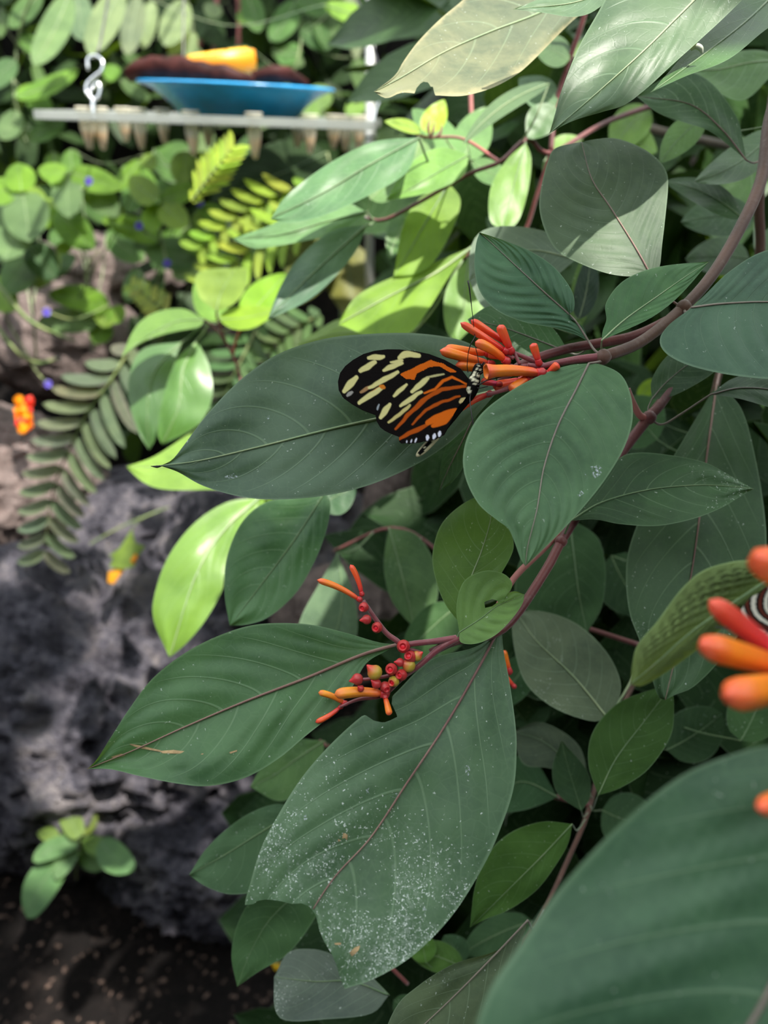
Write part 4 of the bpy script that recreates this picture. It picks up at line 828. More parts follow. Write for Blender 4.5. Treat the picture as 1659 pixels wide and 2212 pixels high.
T7([(700, 1600), (640, 1640), (590, 1675), (540, 1700)], [(700, 1600), (630, 1600), (570, 1650), (540, 1700)], [(700, 1600), (690, 1680), (610, 1730), (540, 1700)], .40, (0, .5), tint=(.075, .16, .05))
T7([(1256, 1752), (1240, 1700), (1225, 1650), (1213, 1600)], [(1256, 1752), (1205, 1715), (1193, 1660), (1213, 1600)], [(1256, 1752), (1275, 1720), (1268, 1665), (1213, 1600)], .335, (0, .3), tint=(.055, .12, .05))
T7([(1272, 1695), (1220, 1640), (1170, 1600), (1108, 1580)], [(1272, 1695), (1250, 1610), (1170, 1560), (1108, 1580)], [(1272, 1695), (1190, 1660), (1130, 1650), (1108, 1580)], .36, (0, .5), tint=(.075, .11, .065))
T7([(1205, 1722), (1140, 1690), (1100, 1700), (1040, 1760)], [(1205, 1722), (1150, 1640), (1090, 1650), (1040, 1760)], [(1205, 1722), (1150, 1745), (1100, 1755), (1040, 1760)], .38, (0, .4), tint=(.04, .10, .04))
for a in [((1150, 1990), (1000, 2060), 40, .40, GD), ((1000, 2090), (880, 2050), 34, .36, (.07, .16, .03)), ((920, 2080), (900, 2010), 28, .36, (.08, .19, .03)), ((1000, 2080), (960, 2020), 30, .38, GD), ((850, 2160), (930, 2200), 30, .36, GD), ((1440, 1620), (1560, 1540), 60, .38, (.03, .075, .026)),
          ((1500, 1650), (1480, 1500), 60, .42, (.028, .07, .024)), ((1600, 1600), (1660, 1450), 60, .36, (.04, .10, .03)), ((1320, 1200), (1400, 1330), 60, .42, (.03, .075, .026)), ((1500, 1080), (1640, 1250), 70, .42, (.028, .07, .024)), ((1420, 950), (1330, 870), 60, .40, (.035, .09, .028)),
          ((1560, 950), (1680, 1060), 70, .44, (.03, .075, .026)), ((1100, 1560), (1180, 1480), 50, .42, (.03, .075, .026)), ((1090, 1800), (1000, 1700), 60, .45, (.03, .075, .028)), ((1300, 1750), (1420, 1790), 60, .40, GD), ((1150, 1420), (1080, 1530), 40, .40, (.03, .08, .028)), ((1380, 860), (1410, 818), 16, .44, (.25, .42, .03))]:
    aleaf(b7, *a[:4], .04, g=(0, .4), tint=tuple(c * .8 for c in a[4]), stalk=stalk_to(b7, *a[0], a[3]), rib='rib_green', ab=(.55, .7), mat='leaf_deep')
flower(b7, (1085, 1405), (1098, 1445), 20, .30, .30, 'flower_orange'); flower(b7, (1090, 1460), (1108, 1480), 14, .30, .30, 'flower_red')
for a, c in (((880, 2125), (845, 2090)),):
    tube('shoot', [P(*a, .37), P(*c, .36)], .001, M['stem_pink'], b7, seg=6)

# ------------------------------------------------------------------ butterflies
def capd(X, Y, x1, y1, x2, y2):
    dx, dy = x2 - x1, y2 - y1; L = dx * dx + dy * dy or 1; t = max(0, min(1, ((X - x1) * dx + (Y - y1) * dy) / L))
    return math.hypot(X - x1 - t * dx, Y - y1 - t * dy), t
CR = (.66, .60, .26); ORA = (.66, .13, .008); ORB = (.42, .075, .006); GRY = (.32, .30, .28); WHT = (.72, .72, .85)
MARKS = [([(295, 348), (395, 338)], 40, CR), ([(240, 435), (335, 378)], 44, CR), ([(135, 565), (212, 480)], 52, CR), ([(155, 598), (185, 575)], 26, GRY), ([(500, 345), (540, 322), (630, 330)], 46, CR), ([(445, 378), (520, 362)], 22, CR),
         ([(398, 428), (515, 380)], 36, CR), ([(245, 575), (310, 535)], 26, (.36, .20, .09)), ([(300, 545), (490, 442)], 34, CR), ([(390, 540), (290, 600)], 34, (.55, .20, .03)), ([(232, 645), (385, 545)], 40, CR), ([(375, 535), (398, 545)], 30, (.62, .19, .02)),
         ([(465, 600), (545, 525)], 30, CR), ([(375, 745), (435, 655)], 38, CR), ([(585, 572), (650, 515), (690, 480)], 40, CR), ([(680, 475), (795, 455)], 15, (.5, .46, .22)), ([(505, 668), (645, 572)], 32, CR), ([(430, 775), (520, 710), (568, 660)], 26, (.55, .47, .18)), ([(905, 640), (935, 620)], 34, (.55, .44, .2)), ([(955, 545), (962, 580)], 28, (.6, .55, .35)),
         ([(665, 578), (735, 556), (790, 500), (850, 474), (945, 520)], 20, ORA), ([(475, 820), (560, 722), (680, 612), (780, 556), (950, 533)], 30, ORB), ([(585, 788), (680, 690), (790, 635), (900, 602)], 22, ORB), ([(500, 885), (560, 850), (640, 815), (700, 780)], 30, ORB), ([(690, 775), (790, 735), (870, 700)], 62, ORA), ([(720, 800), (800, 770), (840, 730)], 40, ORA),
         ([(683, 888), (687, 868)], 26, WHT), ([(725, 880), (733, 852)], 24, WHT), ([(762, 868), (770, 838)], 24, WHT), ([(605, 905), (612, 885)], 12, WHT), ([(575, 908), (580, 892)], 9, WHT), ([(548, 910), (550, 897)], 8, WHT), ([(355, 690), (365, 660)], 14, (.35, .38, .42))]
OPOLY = [(505, 455), (560, 430), (620, 400), (710, 360), (790, 385), (885, 442), (840, 445), (765, 402), (690, 412), (615, 455), (598, 493), (545, 487)]
def wingcol(X, Y):
    c = Vector((.0045, .003, .0028)); X += 5 * noise.noise(Vector((X * .02, Y * .02, 0))); Y += 5 * noise.noise(Vector((X * .02, Y * .02, 7)))
    def lay(c, k, a): return c.lerp(Vector(k), a)
    if inpoly(X, Y, OPOLY): c = lay(c, ORA, .95)
    for pts, w_, k in MARKS:
        if not (min(p[0] for p in pts) - w_ < X < max(p[0] for p in pts) + w_ and min(p[1] for p in pts) - w_ < Y < max(p[1] for p in pts) + w_): continue
        n = len(pts) - 1; best = -9
        for i, (a, b) in enumerate(zip(pts, pts[1:])):
            dd, t = capd(X, Y, *a, *b); s_ = (i + t) / n
            best = max(best, (w_ * .46 * (.50 + .55 * math.sin(math.pi * (.1 + .8 * s_)) ** 1.2) - dd) / 6 + .5)
        if best > 0: c = lay(c, k, min(1, best))
    return c
def wing(parent, name, outline, dfun, shift=(0, 0), step=4.0, colf=wingcol, conv=Z1, mat=None, label=None):
    xs = [p[0] for p in outline]; ys = [p[1] for p in outline]; x0, x1, y0, y1 = min(xs) - step, max(xs) + step, min(ys) - step, max(ys) + step
    nx = int((x1 - x0) / step) + 1; ny = int((y1 - y0) / step) + 1
    IN = {}; F0 = []
    for j in range(ny):
        for i in range(nx):
            if inpoly(x0 + (i + .5) * step, y0 + (j + .5) * step, outline): F0.append((i, j))
    fs = set(F0); V = []; C = []; F = []; ren = {}
    def vid(i, j):
        if (i, j) in ren: return ren[(i, j)]
        X = x0 + i * step; Y = y0 + j * step
        if not all((a, b) in fs for a in (i - 1, i) for b in (j - 1, j)): X, Y = snap(X, Y, outline)
        ren[(i, j)] = len(V); px, py = conv(X + shift[0], Y + shift[1]); V.append(P(px, py, dfun(X, Y))); C.append(colf(X, Y)); return ren[(i, j)]
    for i, j in F0: F.append((vid(i, j), vid(i + 1, j), vid(i + 1, j + 1), vid(i, j + 1)))
    return obj(name, V, F, mat, parent, col=C, label=label)
k = NB('butterfly_scales'); ca = k.add('ShaderNodeVertexColor'); ca.layer_name = 'Col'; k.link(ca.outputs[0], k.b.inputs['Base Color']); k.b.inputs['Roughness'].default_value = 0.7; k.b.inputs['Specular IOR Level'].default_value = 0.07
tc_ = k.add('ShaderNodeTexCoord').outputs['Object']; k.bump(k.noise(1800, 2, .5, tc_), .25, .0003); M['scales'] = k.m
FORE = [(965, 560), (958, 485), (905, 418), (800, 360), (700, 322), (600, 301), (500, 291), (420, 290), (335, 300), (260, 322), (190, 362), (140, 402), (106, 448), (92, 505), (97, 562), (125, 610), (180, 650), (250, 690), (335, 722), (420, 700), (560, 640), (700, 600), (850, 580)]
HIND = [(960, 560), (915, 495), (850, 462), (770, 462), (680, 472), (590, 500), (500, 545), (430, 605), (370, 670), (340, 722), (350, 770), (372, 808), (405, 833), (440, 850), (497, 872), (499, 905), (515, 917), (540, 914), (565, 919), (600, 914), (640, 909), (662, 902), (690, 905), (715, 893), (742, 890), (765, 874), (792, 862), (815, 820), (835, 785), (860, 722), (890, 672), (920, 642), (945, 605)]
bf = thing('butterfly', 'black butterfly with orange streaks and cream spots feeding on the scarlet flowers', 'butterfly', P(1015, 840, .2450))
body = [(1050, 398, 18), (1035, 412, 38), (1018, 434, 36), (1008, 454, 30), (998, 490, 40), (987, 540, 42), (972, 590, 34), (930, 650, 24), (850, 745, 25), (760, 850, 27), (690, 925, 28), (650, 965, 25), (622, 992, 15), (612, 1003, 4)]
d_b = lambda Y: .2434 if Y < 560 else .2434 + .0026 * min(1, (Y - 560) / 120)
pth = [(*Z1(x, y), d_b(y), r / 3.072 * .244 / FPX) for x, y, r in body]
dn = resample(crom([(q[0], q[1], q[2] * 1e3, q[3] * 1e5) for q in pth], 8), 90)
bp = [P(q[0], q[1], q[2] / 1e3) for q in dn]; br = [max(1e-5, q[3] / 1e5) for q in dn]
V, F, U = tube_data(bp, br, 20)
DOTS = [(1012, 420, 7), (1022, 400, 6), (1035, 425, 6), (1000, 440, 7), (995, 458, 10), (975, 478, 9), (993, 490, 11), (1003, 520, 9), (985, 470, 6), (960, 548, 12), (962, 572, 12), (1025, 465, 10), (1018, 500, 9), (1022, 452, 6)]
C = []
for v in V:
    q = v - CAM; dq = q.dot(FWD); X = ((q.dot(RGT) / dq * FPX + 829.5) - 700) * 3.072; Y = ((1106 - q.dot(UPV) / dq * FPX) - 660) * 3.072
    c = Vector((.0045, .004, .004))
    if dq < .2478:
        for x, y, r in DOTS:
            e = max(0, min(1, (r - math.hypot(X - x, Y - y)) / 3 + .5)); c = c.lerp(Vector((.75, .72, .52)), e)
    if Y > 880:
        dd, t = capd(X, Y, 705, 905, 620, 995); side = (X - 705) * (995 - 905) - (Y - 905) * (620 - 705)
        if dd > 13 or t > .9 : c = Vector((.66, .60, .38))
        if math.hypot(X - 668, Y - 940) < 7: c = Vector((.7, .65, .45))
    C.append(c)
obj('body', V, F, M['scales'], bf, col=C)
fw = lambda X, Y: .2432 - .0012 * math.sin(max(0, min(1, (965 - X) / 870)) * 2.6) + .0000012 * (Y - 500)
wing(bf, 'forewing', FORE, fw, mat=M['scales'])
wing(bf, 'hindwing', HIND, lambda X, Y: fw(X, Y) - .0005, mat=M['scales'])
wing(bf, 'forewing', FORE, lambda X, Y: .2462 + .0022 * max(0, min(1, (965 - X) / 870)), shift=(6, 6), step=7, mat=M['scales'])
wing(bf, 'hindwing', HIND, lambda X, Y: .2468 + .0022 * max(0, min(1, (965 - X) / 870)), shift=(6, -2), step=7, mat=M['scales'])
M['black'] = plain('insect_black', (.010, .008, .009), .35)
def zt(name, pts, r, d=.2425, parent=bf, mat='black', seg=6):
    return tube(name, [P(*Z1(q[0], q[1]), q[2] if len(q) > 2 else d) for q in pts], r, M[mat], parent, seg=seg)
zt('antenna', [(1028, 392), (1018, 330), (1005, 270, .241), (995, 150, .240), (985, 60, .239), (965, -110, .238), (955, -165, .238)], [.00014, .00011, .00011, .00028])
zt('antenna', [(955, 445), (950, 395, .242), (958, 310, .241), (975, 255, .240), (995, 222, .240), (1004, 200, .240)], [.00014, .00012, .00022])
zt('leg', [(1000, 520), (1030, 525, .241), (1080, 497, .2395), (1160, 478, .2385), (1240, 452, .238)], [.00026, .00018, .00012])
zt('leg', [(998, 535), (1030, 548, .242), (1088, 536, .242)], [.00024, .00014])
zt('leg', [(1010, 460), (1050, 440, .241), (1075, 428, .240), (1132, 437, .239)], [.0002, .00014])
zt('leg', [(975, 585), (968, 620, .241), (975, 700, .240), (990, 790, .2395), (985, 820, .2395), (975, 862, .2395)], [.00022, .00018, .00026, .00012])
zt('proboscis', [(1045, 425), (1062, 450, .2415), (1085, 455, .2395), (1105, 430, .2385)], [.00014, .00010])
zt('palp', [(1040, 400), (1055, 385, .242), (1062, 376, .2415)], [.0004, .0002]); zt('palp', [(1045, 398, .244), (1060, 395, .2435), (1070, 384, .243)], [.0004, .0002])
for X, Y, dd in ((1046, 428, .2425), (1022, 398, .2422)):
    r = 17 / 3.072 * .244 / FPX; c = P(*Z1(X, Y), dd + .0004); V, F, U = lathe(c - FWD * r, FWD, [(r * 2 * t, r * math.sin(math.pi * t) ** .6) for t in (.01, .1, .25, .5, .75, .9, .99)], 14)
    obj('eye', V, F, M['black'], bf, uv=U)
# second butterfly, mostly outside the right edge
bz = thing('butterfly', 'zebra-striped butterfly wing half hidden behind the blurred orange buds at the right edge', 'butterfly', P(1690, 1330, .178))
def zeb(X, Y):
    r = math.hypot((X - 1740) * .8, (Y - 1300) * 1.3); s = math.sin(r * .30 + 2 * noise.noise(Vector((X * .02, Y * .02, 3))))
    return Vector((.55, .53, .45)) if s > .45 else (Vector((.10, .02, .012)) if s < -.80 else Vector((.012, .010, .009)))
ZW = [(1735, 1285), (1700, 1268), (1655, 1275), (1620, 1290), (1600, 1318), (1605, 1345), (1630, 1375), (1665, 1405), (1705, 1415), (1740, 1395), (1755, 1340)]
wing(bz, 'hindwing', ZW, lambda X, Y: .178 + .00003 * (X - 1650), step=2.0, colf=zeb, conv=lambda X, Y: (X, Y), mat=M['scales'])
wing(bz, 'forewing', [(x + 30, y - 20) for x, y in ZW], lambda X, Y: .1795 + .00003 * (X - 1650), step=4.0, colf=zeb, conv=lambda X, Y: (X, Y), mat=M['scales'])
tube('body', pxs((1730, 1270, .180), (1745, 1310, .180), (1752, 1380, .180), (1750, 1420, .180)), [.0008, .0014, .0012, .0004], M['black'], bz)
tube('leg', pxs((1730, 1330, .177), (1640, 1372, .177), (1600, 1362, .177), (1545, 1355, .177)), .00018, M['black'], bz, seg=5)
# ------------------------------------------------------------------ hanging feeder
DF = 0.80
M['acrylic'] = plain('acrylic', (.80, .83, .80), .15, .5); M['acrylic'].node_tree.nodes['Principled BSDF'].inputs['Alpha'].default_value = .13; M['acrylic_edge'] = plain('acrylic_edge', (.62, .65, .62), .2, .5); M['acrylic_edge'].node_tree.nodes['Principled BSDF'].inputs['Alpha'].default_value = .6
k = NB('tube_plastic'); k.b.inputs['Base Color'].default_value = (.95, .92, .82, 1); k.b.inputs['Roughness'].default_value = .25
tr0 = k.add('ShaderNodeBsdfTranslucent'); tr0.inputs[0].default_value = (.95, .90, .75, 1); ms0 = k.add('ShaderNodeMixShader'); ms0.inputs[0].default_value = .5
k.link(k.b.outputs[0], ms0.inputs[1]); k.link(tr0.outputs[0], ms0.inputs[2]); tp0 = k.add('ShaderNodeBsdfTransparent'); ms1 = k.add('ShaderNodeMixShader'); ms1.inputs[0].default_value = .25
k.link(ms0.outputs[0], ms1.inputs[1]); k.link(tp0.outputs[0], ms1.inputs[2]); k.link(ms1.outputs[0], k.o.inputs[0]); M['tube_plastic'] = k.m
M['nectar'] = plain('nectar', (.85, .52, .22), .4)
M['steel'] = plain('steel', (.75, .76, .78), .18, .5, 1.0)
M['wire'] = plain('wire_grey', (.09, .085, .09), .4, .5, .7)
M['blue'] = plain('blue_glaze', (.02, .33, .70), .22, .6, var=.18, vscale=30)
M['peel'] = plain('rotten_peel', (.036, .009, .007), .55, .12, var=.85, vscale=45, bump=.5)
tl = P(75, 247, DF); tr_ = P(812, 272, DF); ex = (tr_ - tl); wT = ex.length; ex.normalize()
ey = Vector((0, 1, 0)); ey = (ey - ex * ey.dot(ex)).normalized(); ez = ex.cross(ey)
def TP(x, y, z): return tl + ex * x + ey * y + ez * z     # tray frame: x along, y away, z up (metres)
def box(name, lo, hi, mat, parent, bev=.0012):
    bm = bmesh.new(); bmesh.ops.create_cube(bm, size=1)
    for v in bm.verts:
        v.co = Vector([lo[i] + (hi[i] - lo[i]) * (v.co[i] + .5) for i in range(3)])
    bmesh.ops.bevel(bm, geom=bm.edges[:], offset=bev, segments=2, affect='EDGES'); bm.verts.index_update()
    V = [TP(*v.co) for v in bm.verts]; F = [tuple(q.index for q in f.verts) for f in bm.faces]; bm.free()
    return obj(name, V, F, mat, parent, smooth=False)
ft = thing('feeder_tray', 'clear acrylic feeder tray hanging on wires with the blue bowl on it', 'feeder', tl)
TD = 0.24
# tray built as a deck with drilled rows for the tubes: front rail, deck, back rail, side rails
box('deck', (0, 0, -.0035), (wT, TD, .0035), M['acrylic'], ft)
box('front_rim', (0, -.0035, -.0045), (wT, .0035, .0045), M['acrylic_edge'], ft, .0008)
box('back_rim', (0, TD - .0035, -.0045), (wT, TD + .0035, .0045), M['acrylic_edge'], ft, .0008)
for x in (.004, wT - .004): box('side_rim', (x - .0035, 0, -.0045), (x + .0035, TD, .0045), M['acrylic_edge'], ft, .0008)
tubes = [(185, .02, 78), (215, .03, 78), (268, .14, 62), (300, .05, 76), (352, .15, 64), (413, .01, 84), (447, .10, 66), (548, .01, 86), (640, .12, 62), (668, .05, 72), (718, .10, 62), (745, .08, 66), (772, .13, 60)]
ordn = ['first', 'second', 'third', 'fourth', 'fifth', 'sixth', 'seventh', 'eighth', 'ninth', 'tenth', 'eleventh', 'twelfth', 'thirteenth']
for k_, (px, y, L) in enumerate(tubes):
    dd = DF + y * .9; x = (px - 75) / 737 * wT * (1 if y < .04 else 1)
    x = ((px - 829.5) * (DF + y * .95) / FPX - (tl.x)) / ex.x
    base = TP(x, y, .006); t = thing('feeding_tube', 'clear tapered feeding tube set in the acrylic tray, %s from the left' % ordn[k_], 'tube', base, 'feeding tubes in the tray')
    Lm = L * dd / FPX; r = .0076
    V, F, U = lathe(base, -ez, [(0, r * 1.25), (.0015, r * 1.25), (.0016, r), (Lm * .45, r * .98), (Lm * .8, r * .62), (Lm * .96, r * .42), (Lm, r * .15)], 14); obj('tube_wall', V, F, M['tube_plastic'], t, uv=U)
    V, F, U = lathe(base - ez * Lm * .55, -ez, [(0, r * .75), (Lm * .2, r * .52), (Lm * .38, r * .3), (Lm * .42, r * .08)], 12); obj('nectar', V, F, M['nectar'], t, uv=U)
    V, F, U = lathe(base + ez * .001, ez, [(0, r * 1.3), (.0015, r * 1.3), (.002, r * 1.1)], 14); obj('cap', V, F, M['tube_plastic'], t, uv=U)
# bowl
cB = TP((477 - 75) / 737 * wT, .105, .0036); sB = (DF + .1) / FPX
axB = (ez + ex * .01).normalized()
rr_ = 205 * sB
PB = [(0, .1), (.0005, .60), (.0035, .63), (.010, .68), (.017, .75), (.024, .84), (.0285, .93), (.0298, .995), (.0315, 1.0), (.0328, .985), (.030, .90), (.024, .80), (.012, .62), (.006, .1)]
V, F, U = lathe(cB, axB, [(h, q * rr_) for h, q in PB], 64)
o = obj('blue_bowl', V, F, M['blue'], loc=cB, uv=U); tag(o, 'shallow flared blue bowl standing on the hanging tray', 'bowl')
# banana peels, three limp dark strips over the rim
def BP(px, py, y): return P(px, py, DF + y)
for lab, pts, rs, sq in [('long blackened banana peel draped along the left rim of the blue bowl', [(278, 162, .07), (300, 150, .06), (370, 150, .05), (440, 157, .04), (500, 165, .04), (548, 174, .05)], [.008, .012, .013, .012, .010, .005], .75),
                         ('curved dark banana peel behind the left rim of the blue bowl', [(290, 160, .12), (340, 150, .14), (420, 148, .15), (500, 154, .14)], [.006, .013, .013, .008], .8),
                         ('dark banana peel lying over the right rim of the blue bowl', [(545, 166, .06), (590, 160, .06), (630, 166, .07), (664, 180, .08)], [.006, .010, .009, .004], .7)]:
    W = [BP(*q) for q in pts]; o = tube('banana_peel', W, rs, M['peel'], None, seg=14, n=30, squash=sq, loc=W[0]); tag(o, lab, 'fruit peel', 'banana peels')
    for v in o.data.vertices: v.co += v.co.normalized() * 0 + Vector((0, 0, .003 * noise.noise((v.co + o.location) * 60))) + Vector((0, .002 * noise.noise((v.co + o.location) * 90), 0))
# orange half
oc = P(479, 157, DF + .085); on = (ez + Vector((-.14, -.07, 0))).normalized(); ro = 78 * (DF + .085) / FPX
og = thing('orange_half', 'halved orange lying cut face up among the dark peels in the bowl', 'fruit', oc)
k = NB('orange_rind'); tc_ = k.add('ShaderNodeTexCoord').outputs['Object']; k.b.inputs['Base Color'].default_value = (.85, .30, .01, 1); k.b.inputs['Roughness'].default_value = .4; k.bump(k.noise(500, 2, .5, tc_), .4, .001); M['rind'] = k.m
M['pulp'] = plain('orange_pulp', (.88, .50, .02), .25, .6, var=.25, vscale=120); M['pith'] = plain('orange_pith', (.9, .66, .22), .5)
top = oc + on * .019
V, F, U = lathe(top, -on, [(0, ro * .96), (.0, ro), (.012, ro), (.024, ro * .93), (.034, ro * .75), (.042, ro * .45), (.045, ro * .05)], 40); obj('rind', V, F, M['rind'], og, uv=U)
V, F, U = lathe(top - on * .0005, on, [(0, ro * .96), (.0012, ro * .95), (.0014, ro * .2), (.0012, ro * .02)], 40); obj('pith', V, F, M['pith'], og, uv=U)
a_ = on.orthogonal().normalized(); b_ = on.cross(a_)
for q in range(10):
    V = []; a0 = 2 * math.pi * q / 10 + .05; a1 = 2 * math.pi * (q + 1) / 10 - .05
    ring = [(.12, (a0 + a1) / 2)] + [(.86, a0 + (a1 - a0) * i / 5) for i in range(6)]
    for h in (.0008, .0030):
        for rr0, an in ring: V.append(top + on * h + (a_ * math.cos(an) + b_ * math.sin(an)) * ro * rr0 * (1 if h < .002 else .93))
    F = [tuple(range(7, 14))] + [(i, (i + 1) % 7, 7 + (i + 1) % 7, 7 + i) for i in range(7)]; obj('segment', V, F, M['pulp'], og, smooth=False)
# hanging wires with steel links
def ring(name, c, r, th, ax, parent):
    ax = ax.normalized(); a = ax.orthogonal().normalized(); b = ax.cross(a)
    pts = [c + r * (math.cos(t * math.pi / 12) * a + 1.35 * math.sin(t * math.pi / 12) * b) if False else c + r * (math.cos(t * math.pi / 12) * a + math.sin(t * math.pi / 12) * b) for t in range(24)]
    V = []; F = []
    for i, p in enumerate(pts):
        t = (pts[(i + 1) % 24] - pts[i - 1]).normalized(); n1 = (p - c).normalized(); n2 = t.cross(n1)
        for k_ in range(8): V.append(p + th * (math.cos(k_ * math.pi / 4) * n1 + math.sin(k_ * math.pi / 4) * n2))
    for i in range(24):
        for k_ in range(8): F.append((i * 8 + k_, i * 8 + (k_ + 1) % 8, ((i + 1) % 24) * 8 + (k_ + 1) % 8, ((i + 1) % 24) * 8 + k_))
    return obj(name, V, F, M['steel'], parent)
h1 = thing('hanging_wire', 'left hanging wire with bright steel S-hook links at the tray corner', 'wire', P(203, 240, DF), 'feeder hanging wires')
tube('wire', pxs((206, 128, .81), (216, 95, .815), (228, 30, .83), (240, -60, .85), (255, -300, .9)), .0012, M['wire'], h1)
tube('hook', pxs((190, 150, .80), (190, 128, .80), (205, 120, .80), (221, 132, .80), (220, 152, .80), (203, 166, .80), (188, 182, .80), (187, 200, .80), (198, 206, .80)), .0016, M['steel'], h1, n=40)
tube('link', pxs((198, 190, .80), (212, 178, .80), (216, 196, .80), (210, 212, .80), (196, 212, .80), (194, 198, .80), (203, 188, .80)), .0016, M['steel'], h1, n=30)
tube('eye_bolt', pxs((201, 212, .80), (201, 230, .80), (202, 262, .80)), [.0022, .0024, .0016], M['steel'], h1)
h2 = thing('hanging_wire', 'right hanging wire ending in a steel ring beside the curled grey leaf', 'wire', P(828, 170, DF), 'feeder hanging wires')
tube('wire', pxs((824, 158, .80), (806, 105, .81), (780, 25, .83), (750, -60, .86), (650, -330, .95)), .0014, M['wire'], h2)
ring('steel_ring', P(828, 172, .80), .0085, .0016, Vector((.35, -1, 0)), h2); ring('steel_ring', P(826, 200, .80), .0075, .0015, Vector((1, -.3, 0)), h2)
tube('eye_bolt', pxs((820, 218, .80), (812, 240, .80), (805, 272, .80)), [.0015, .0016], M['steel'], h2)
h3 = thing('hanging_wire', 'thin straight wire behind the orange half at the back of the tray', 'wire', P(396, 240, DF + .23), 'feeder hanging wires')
tube('wire', pxs((397, 235, 1.02), (396, 130, 1.02), (397, 0, 1.03), (399, -150, 1.05)), .0012, M['wire'], h3)
M['pole'] = plain('pole_grey', (.62, .62, .60), .35, .5, .2)
pl_ = thing('metal_pole', 'pale grey metal pole standing behind the right end of the tray', 'pole', P(798, 640, 1.06))
tube('shaft', [P(798, 650, 1.10), P(798, 600, 1.07), P(799, 300, 1.0), P(800, 0, 1.0), P(803, -300, 1.0)], .0062, M['pole'], pl_, seg=14)
for y in (215, 290): V, F, U = lathe(P(800, y + 12, 1.0), UPV, [(0, .0062), (.001, .0072), (.010, .0072), (.011, .0062)], 16); obj('collar', V, F, M['pole'], pl_, uv=U)

# ------------------------------------------------------------------ small-leaved blue-flowered shrub at left
s1 = thing('flowering_shrub', 'small-leaved shrub with violet-blue flower tips below the feeder at left', 'shrub', P(200, 700, 1.15), 'shrubs behind')
def SS(parent, pts, r, mat='stem_green'): return stem(parent, pts, r, mat, seg=6)
SS(s1, [(330, 760, 1.15), (340, 620, 1.05), (345, 520, .98), (343, 438, .92)], [.002, .0012]); SS(s1, [(200, 760, 1.15), (190, 600, 1.05), (165, 480, .98), (148, 378, .94)], [.002, .0012]); SS(s1, [(80, 800, 1.15), (70, 650, 1.05), (55, 520, .95), (48, 412, .90)], [.002, .0012])
SS(s1, [(330, 760, 1.15), (400, 640, 1.06), (425, 560, 1.0), (450, 480, .96)], [.002, .001]); SS(s1, [(190, 600, 1.05), (250, 500, 1.0), (290, 400, .98), (310, 335, .98)], [.0014, .001]); SS(s1, [(80, 800, 1.15), (20, 700, 1.0), (-40, 560, .95)], [.002, .001]); SS(s1, [(200, 760, 1.15), (220, 690, 1.02), (235, 660, .98)], [.0014, .001]); SS(s1, [(340, 620, 1.05), (390, 440, 1.0), (402, 330, .97)], [.001, .0008])
S_T = [(.09, .20, .025), (.12, .25, .02), (.10, .18, .065), (.06, .14, .03), (.16, .27, .035)]
def LS(base, tip, w_, d, t=None, **k):
    tip = (base[0] + (tip[0] - base[0]) * 1.2, base[1] + (tip[1] - base[1]) * 1.2); w_ *= 1.15
    return aleaf(s1, base, tip, w_, d, k.pop('bend', rnd(-.06, .06)), ab=(.5, .65), nu=12, nv=4, g=k.pop('g', (0, rnd(.2, .8))), tint=t or random.choice(S_T), mat='leaf_soft', quilt=.03, veins=7, stalk=stalk_to(s1, *base, d), rib='rib_pale', fold=-.08, **k)
for a in [((46, 415), (38, 362), 30, .90, S_T[1]), ((48, 412), (60, 505), 44, .89, S_T[2]), ((40, 420), (15, 540), 42, .91, S_T[2]), ((52, 412), (92, 440), 20, .92, S_T[4]), ((35, 410), (-25, 420), 26, .90, S_T[1]),
          ((145, 372), (92, 368), 19, .93, S_T[1]), ((148, 372), (150, 455), 30, .92, S_T[2]), ((150, 372), (243, 400), 24, .93, S_T[1]), ((175, 395), (245, 455), 27, .94, S_T[2]), ((120, 430), (105, 460), 16, .96, S_T[4]), ((125, 450), (190, 525), 30, .94, S_T[0]), ((130, 460), (85, 480), 18, .95, S_T[1]),
          ((341, 435), (290, 390), 25, .91, S_T[4]), ((344, 434), (415, 405), 20, .91, S_T[1]), ((345, 438), (397, 480), 25, .90, S_T[4]), ((341, 440), (328, 495), 22, .91, S_T[1]), ((404, 325), (392, 388), 26, .95, S_T[4]), ((305, 345), (252, 402), 16, .97, S_T[1]), ((310, 335), (330, 360), 16, .97, S_T[4]),
          ((450, 482), (470, 450), 30, .95, S_T[1]), ((448, 484), (420, 470), 20, .95, S_T[4]), ((440, 500), (405, 535), 26, .96, S_T[1]), ((430, 520), (462, 555), 26, .97, S_T[4]), ((425, 560), (330, 545), 32, .98, S_T[3]), ((425, 560), (385, 595), 28, .97, S_T[2]), ((420, 565), (480, 600), 34, .96, (.19, .29, .11)),
          ((345, 520), (240, 480), 22, .98, S_T[1]), ((343, 500), (300, 530), 24, 1.0, S_T[3]), ((235, 660), (195, 655), 20, .98, S_T[1]), ((235, 660), (225, 700), 22, .98, S_T[4]), ((238, 662), (125, 640), 24, .99, S_T[1]), ((240, 665), (260, 690), 20, .98, S_T[1]), ((220, 690), (100, 700), 26, 1.0, S_T[2]), ((225, 690), (210, 735), 24, 1.0, S_T[0]),
          ((60, 530), (110, 590), 30, .95, (.05, .11, .045)), ((65, 560), (20, 620), 34, .96, S_T[3]), ((-20, 560), (50, 500), 30, .93, S_T[2]), ((-20, 600), (25, 660), 30, .96, S_T[1]), ((70, 620), (120, 560), 18, .98, S_T[4]), ((75, 600), (150, 560), 22, 1.0, (.06, .13, .05)), ((120, 540), (150, 535), 12, .95, S_T[4])]:
    LS(*a)
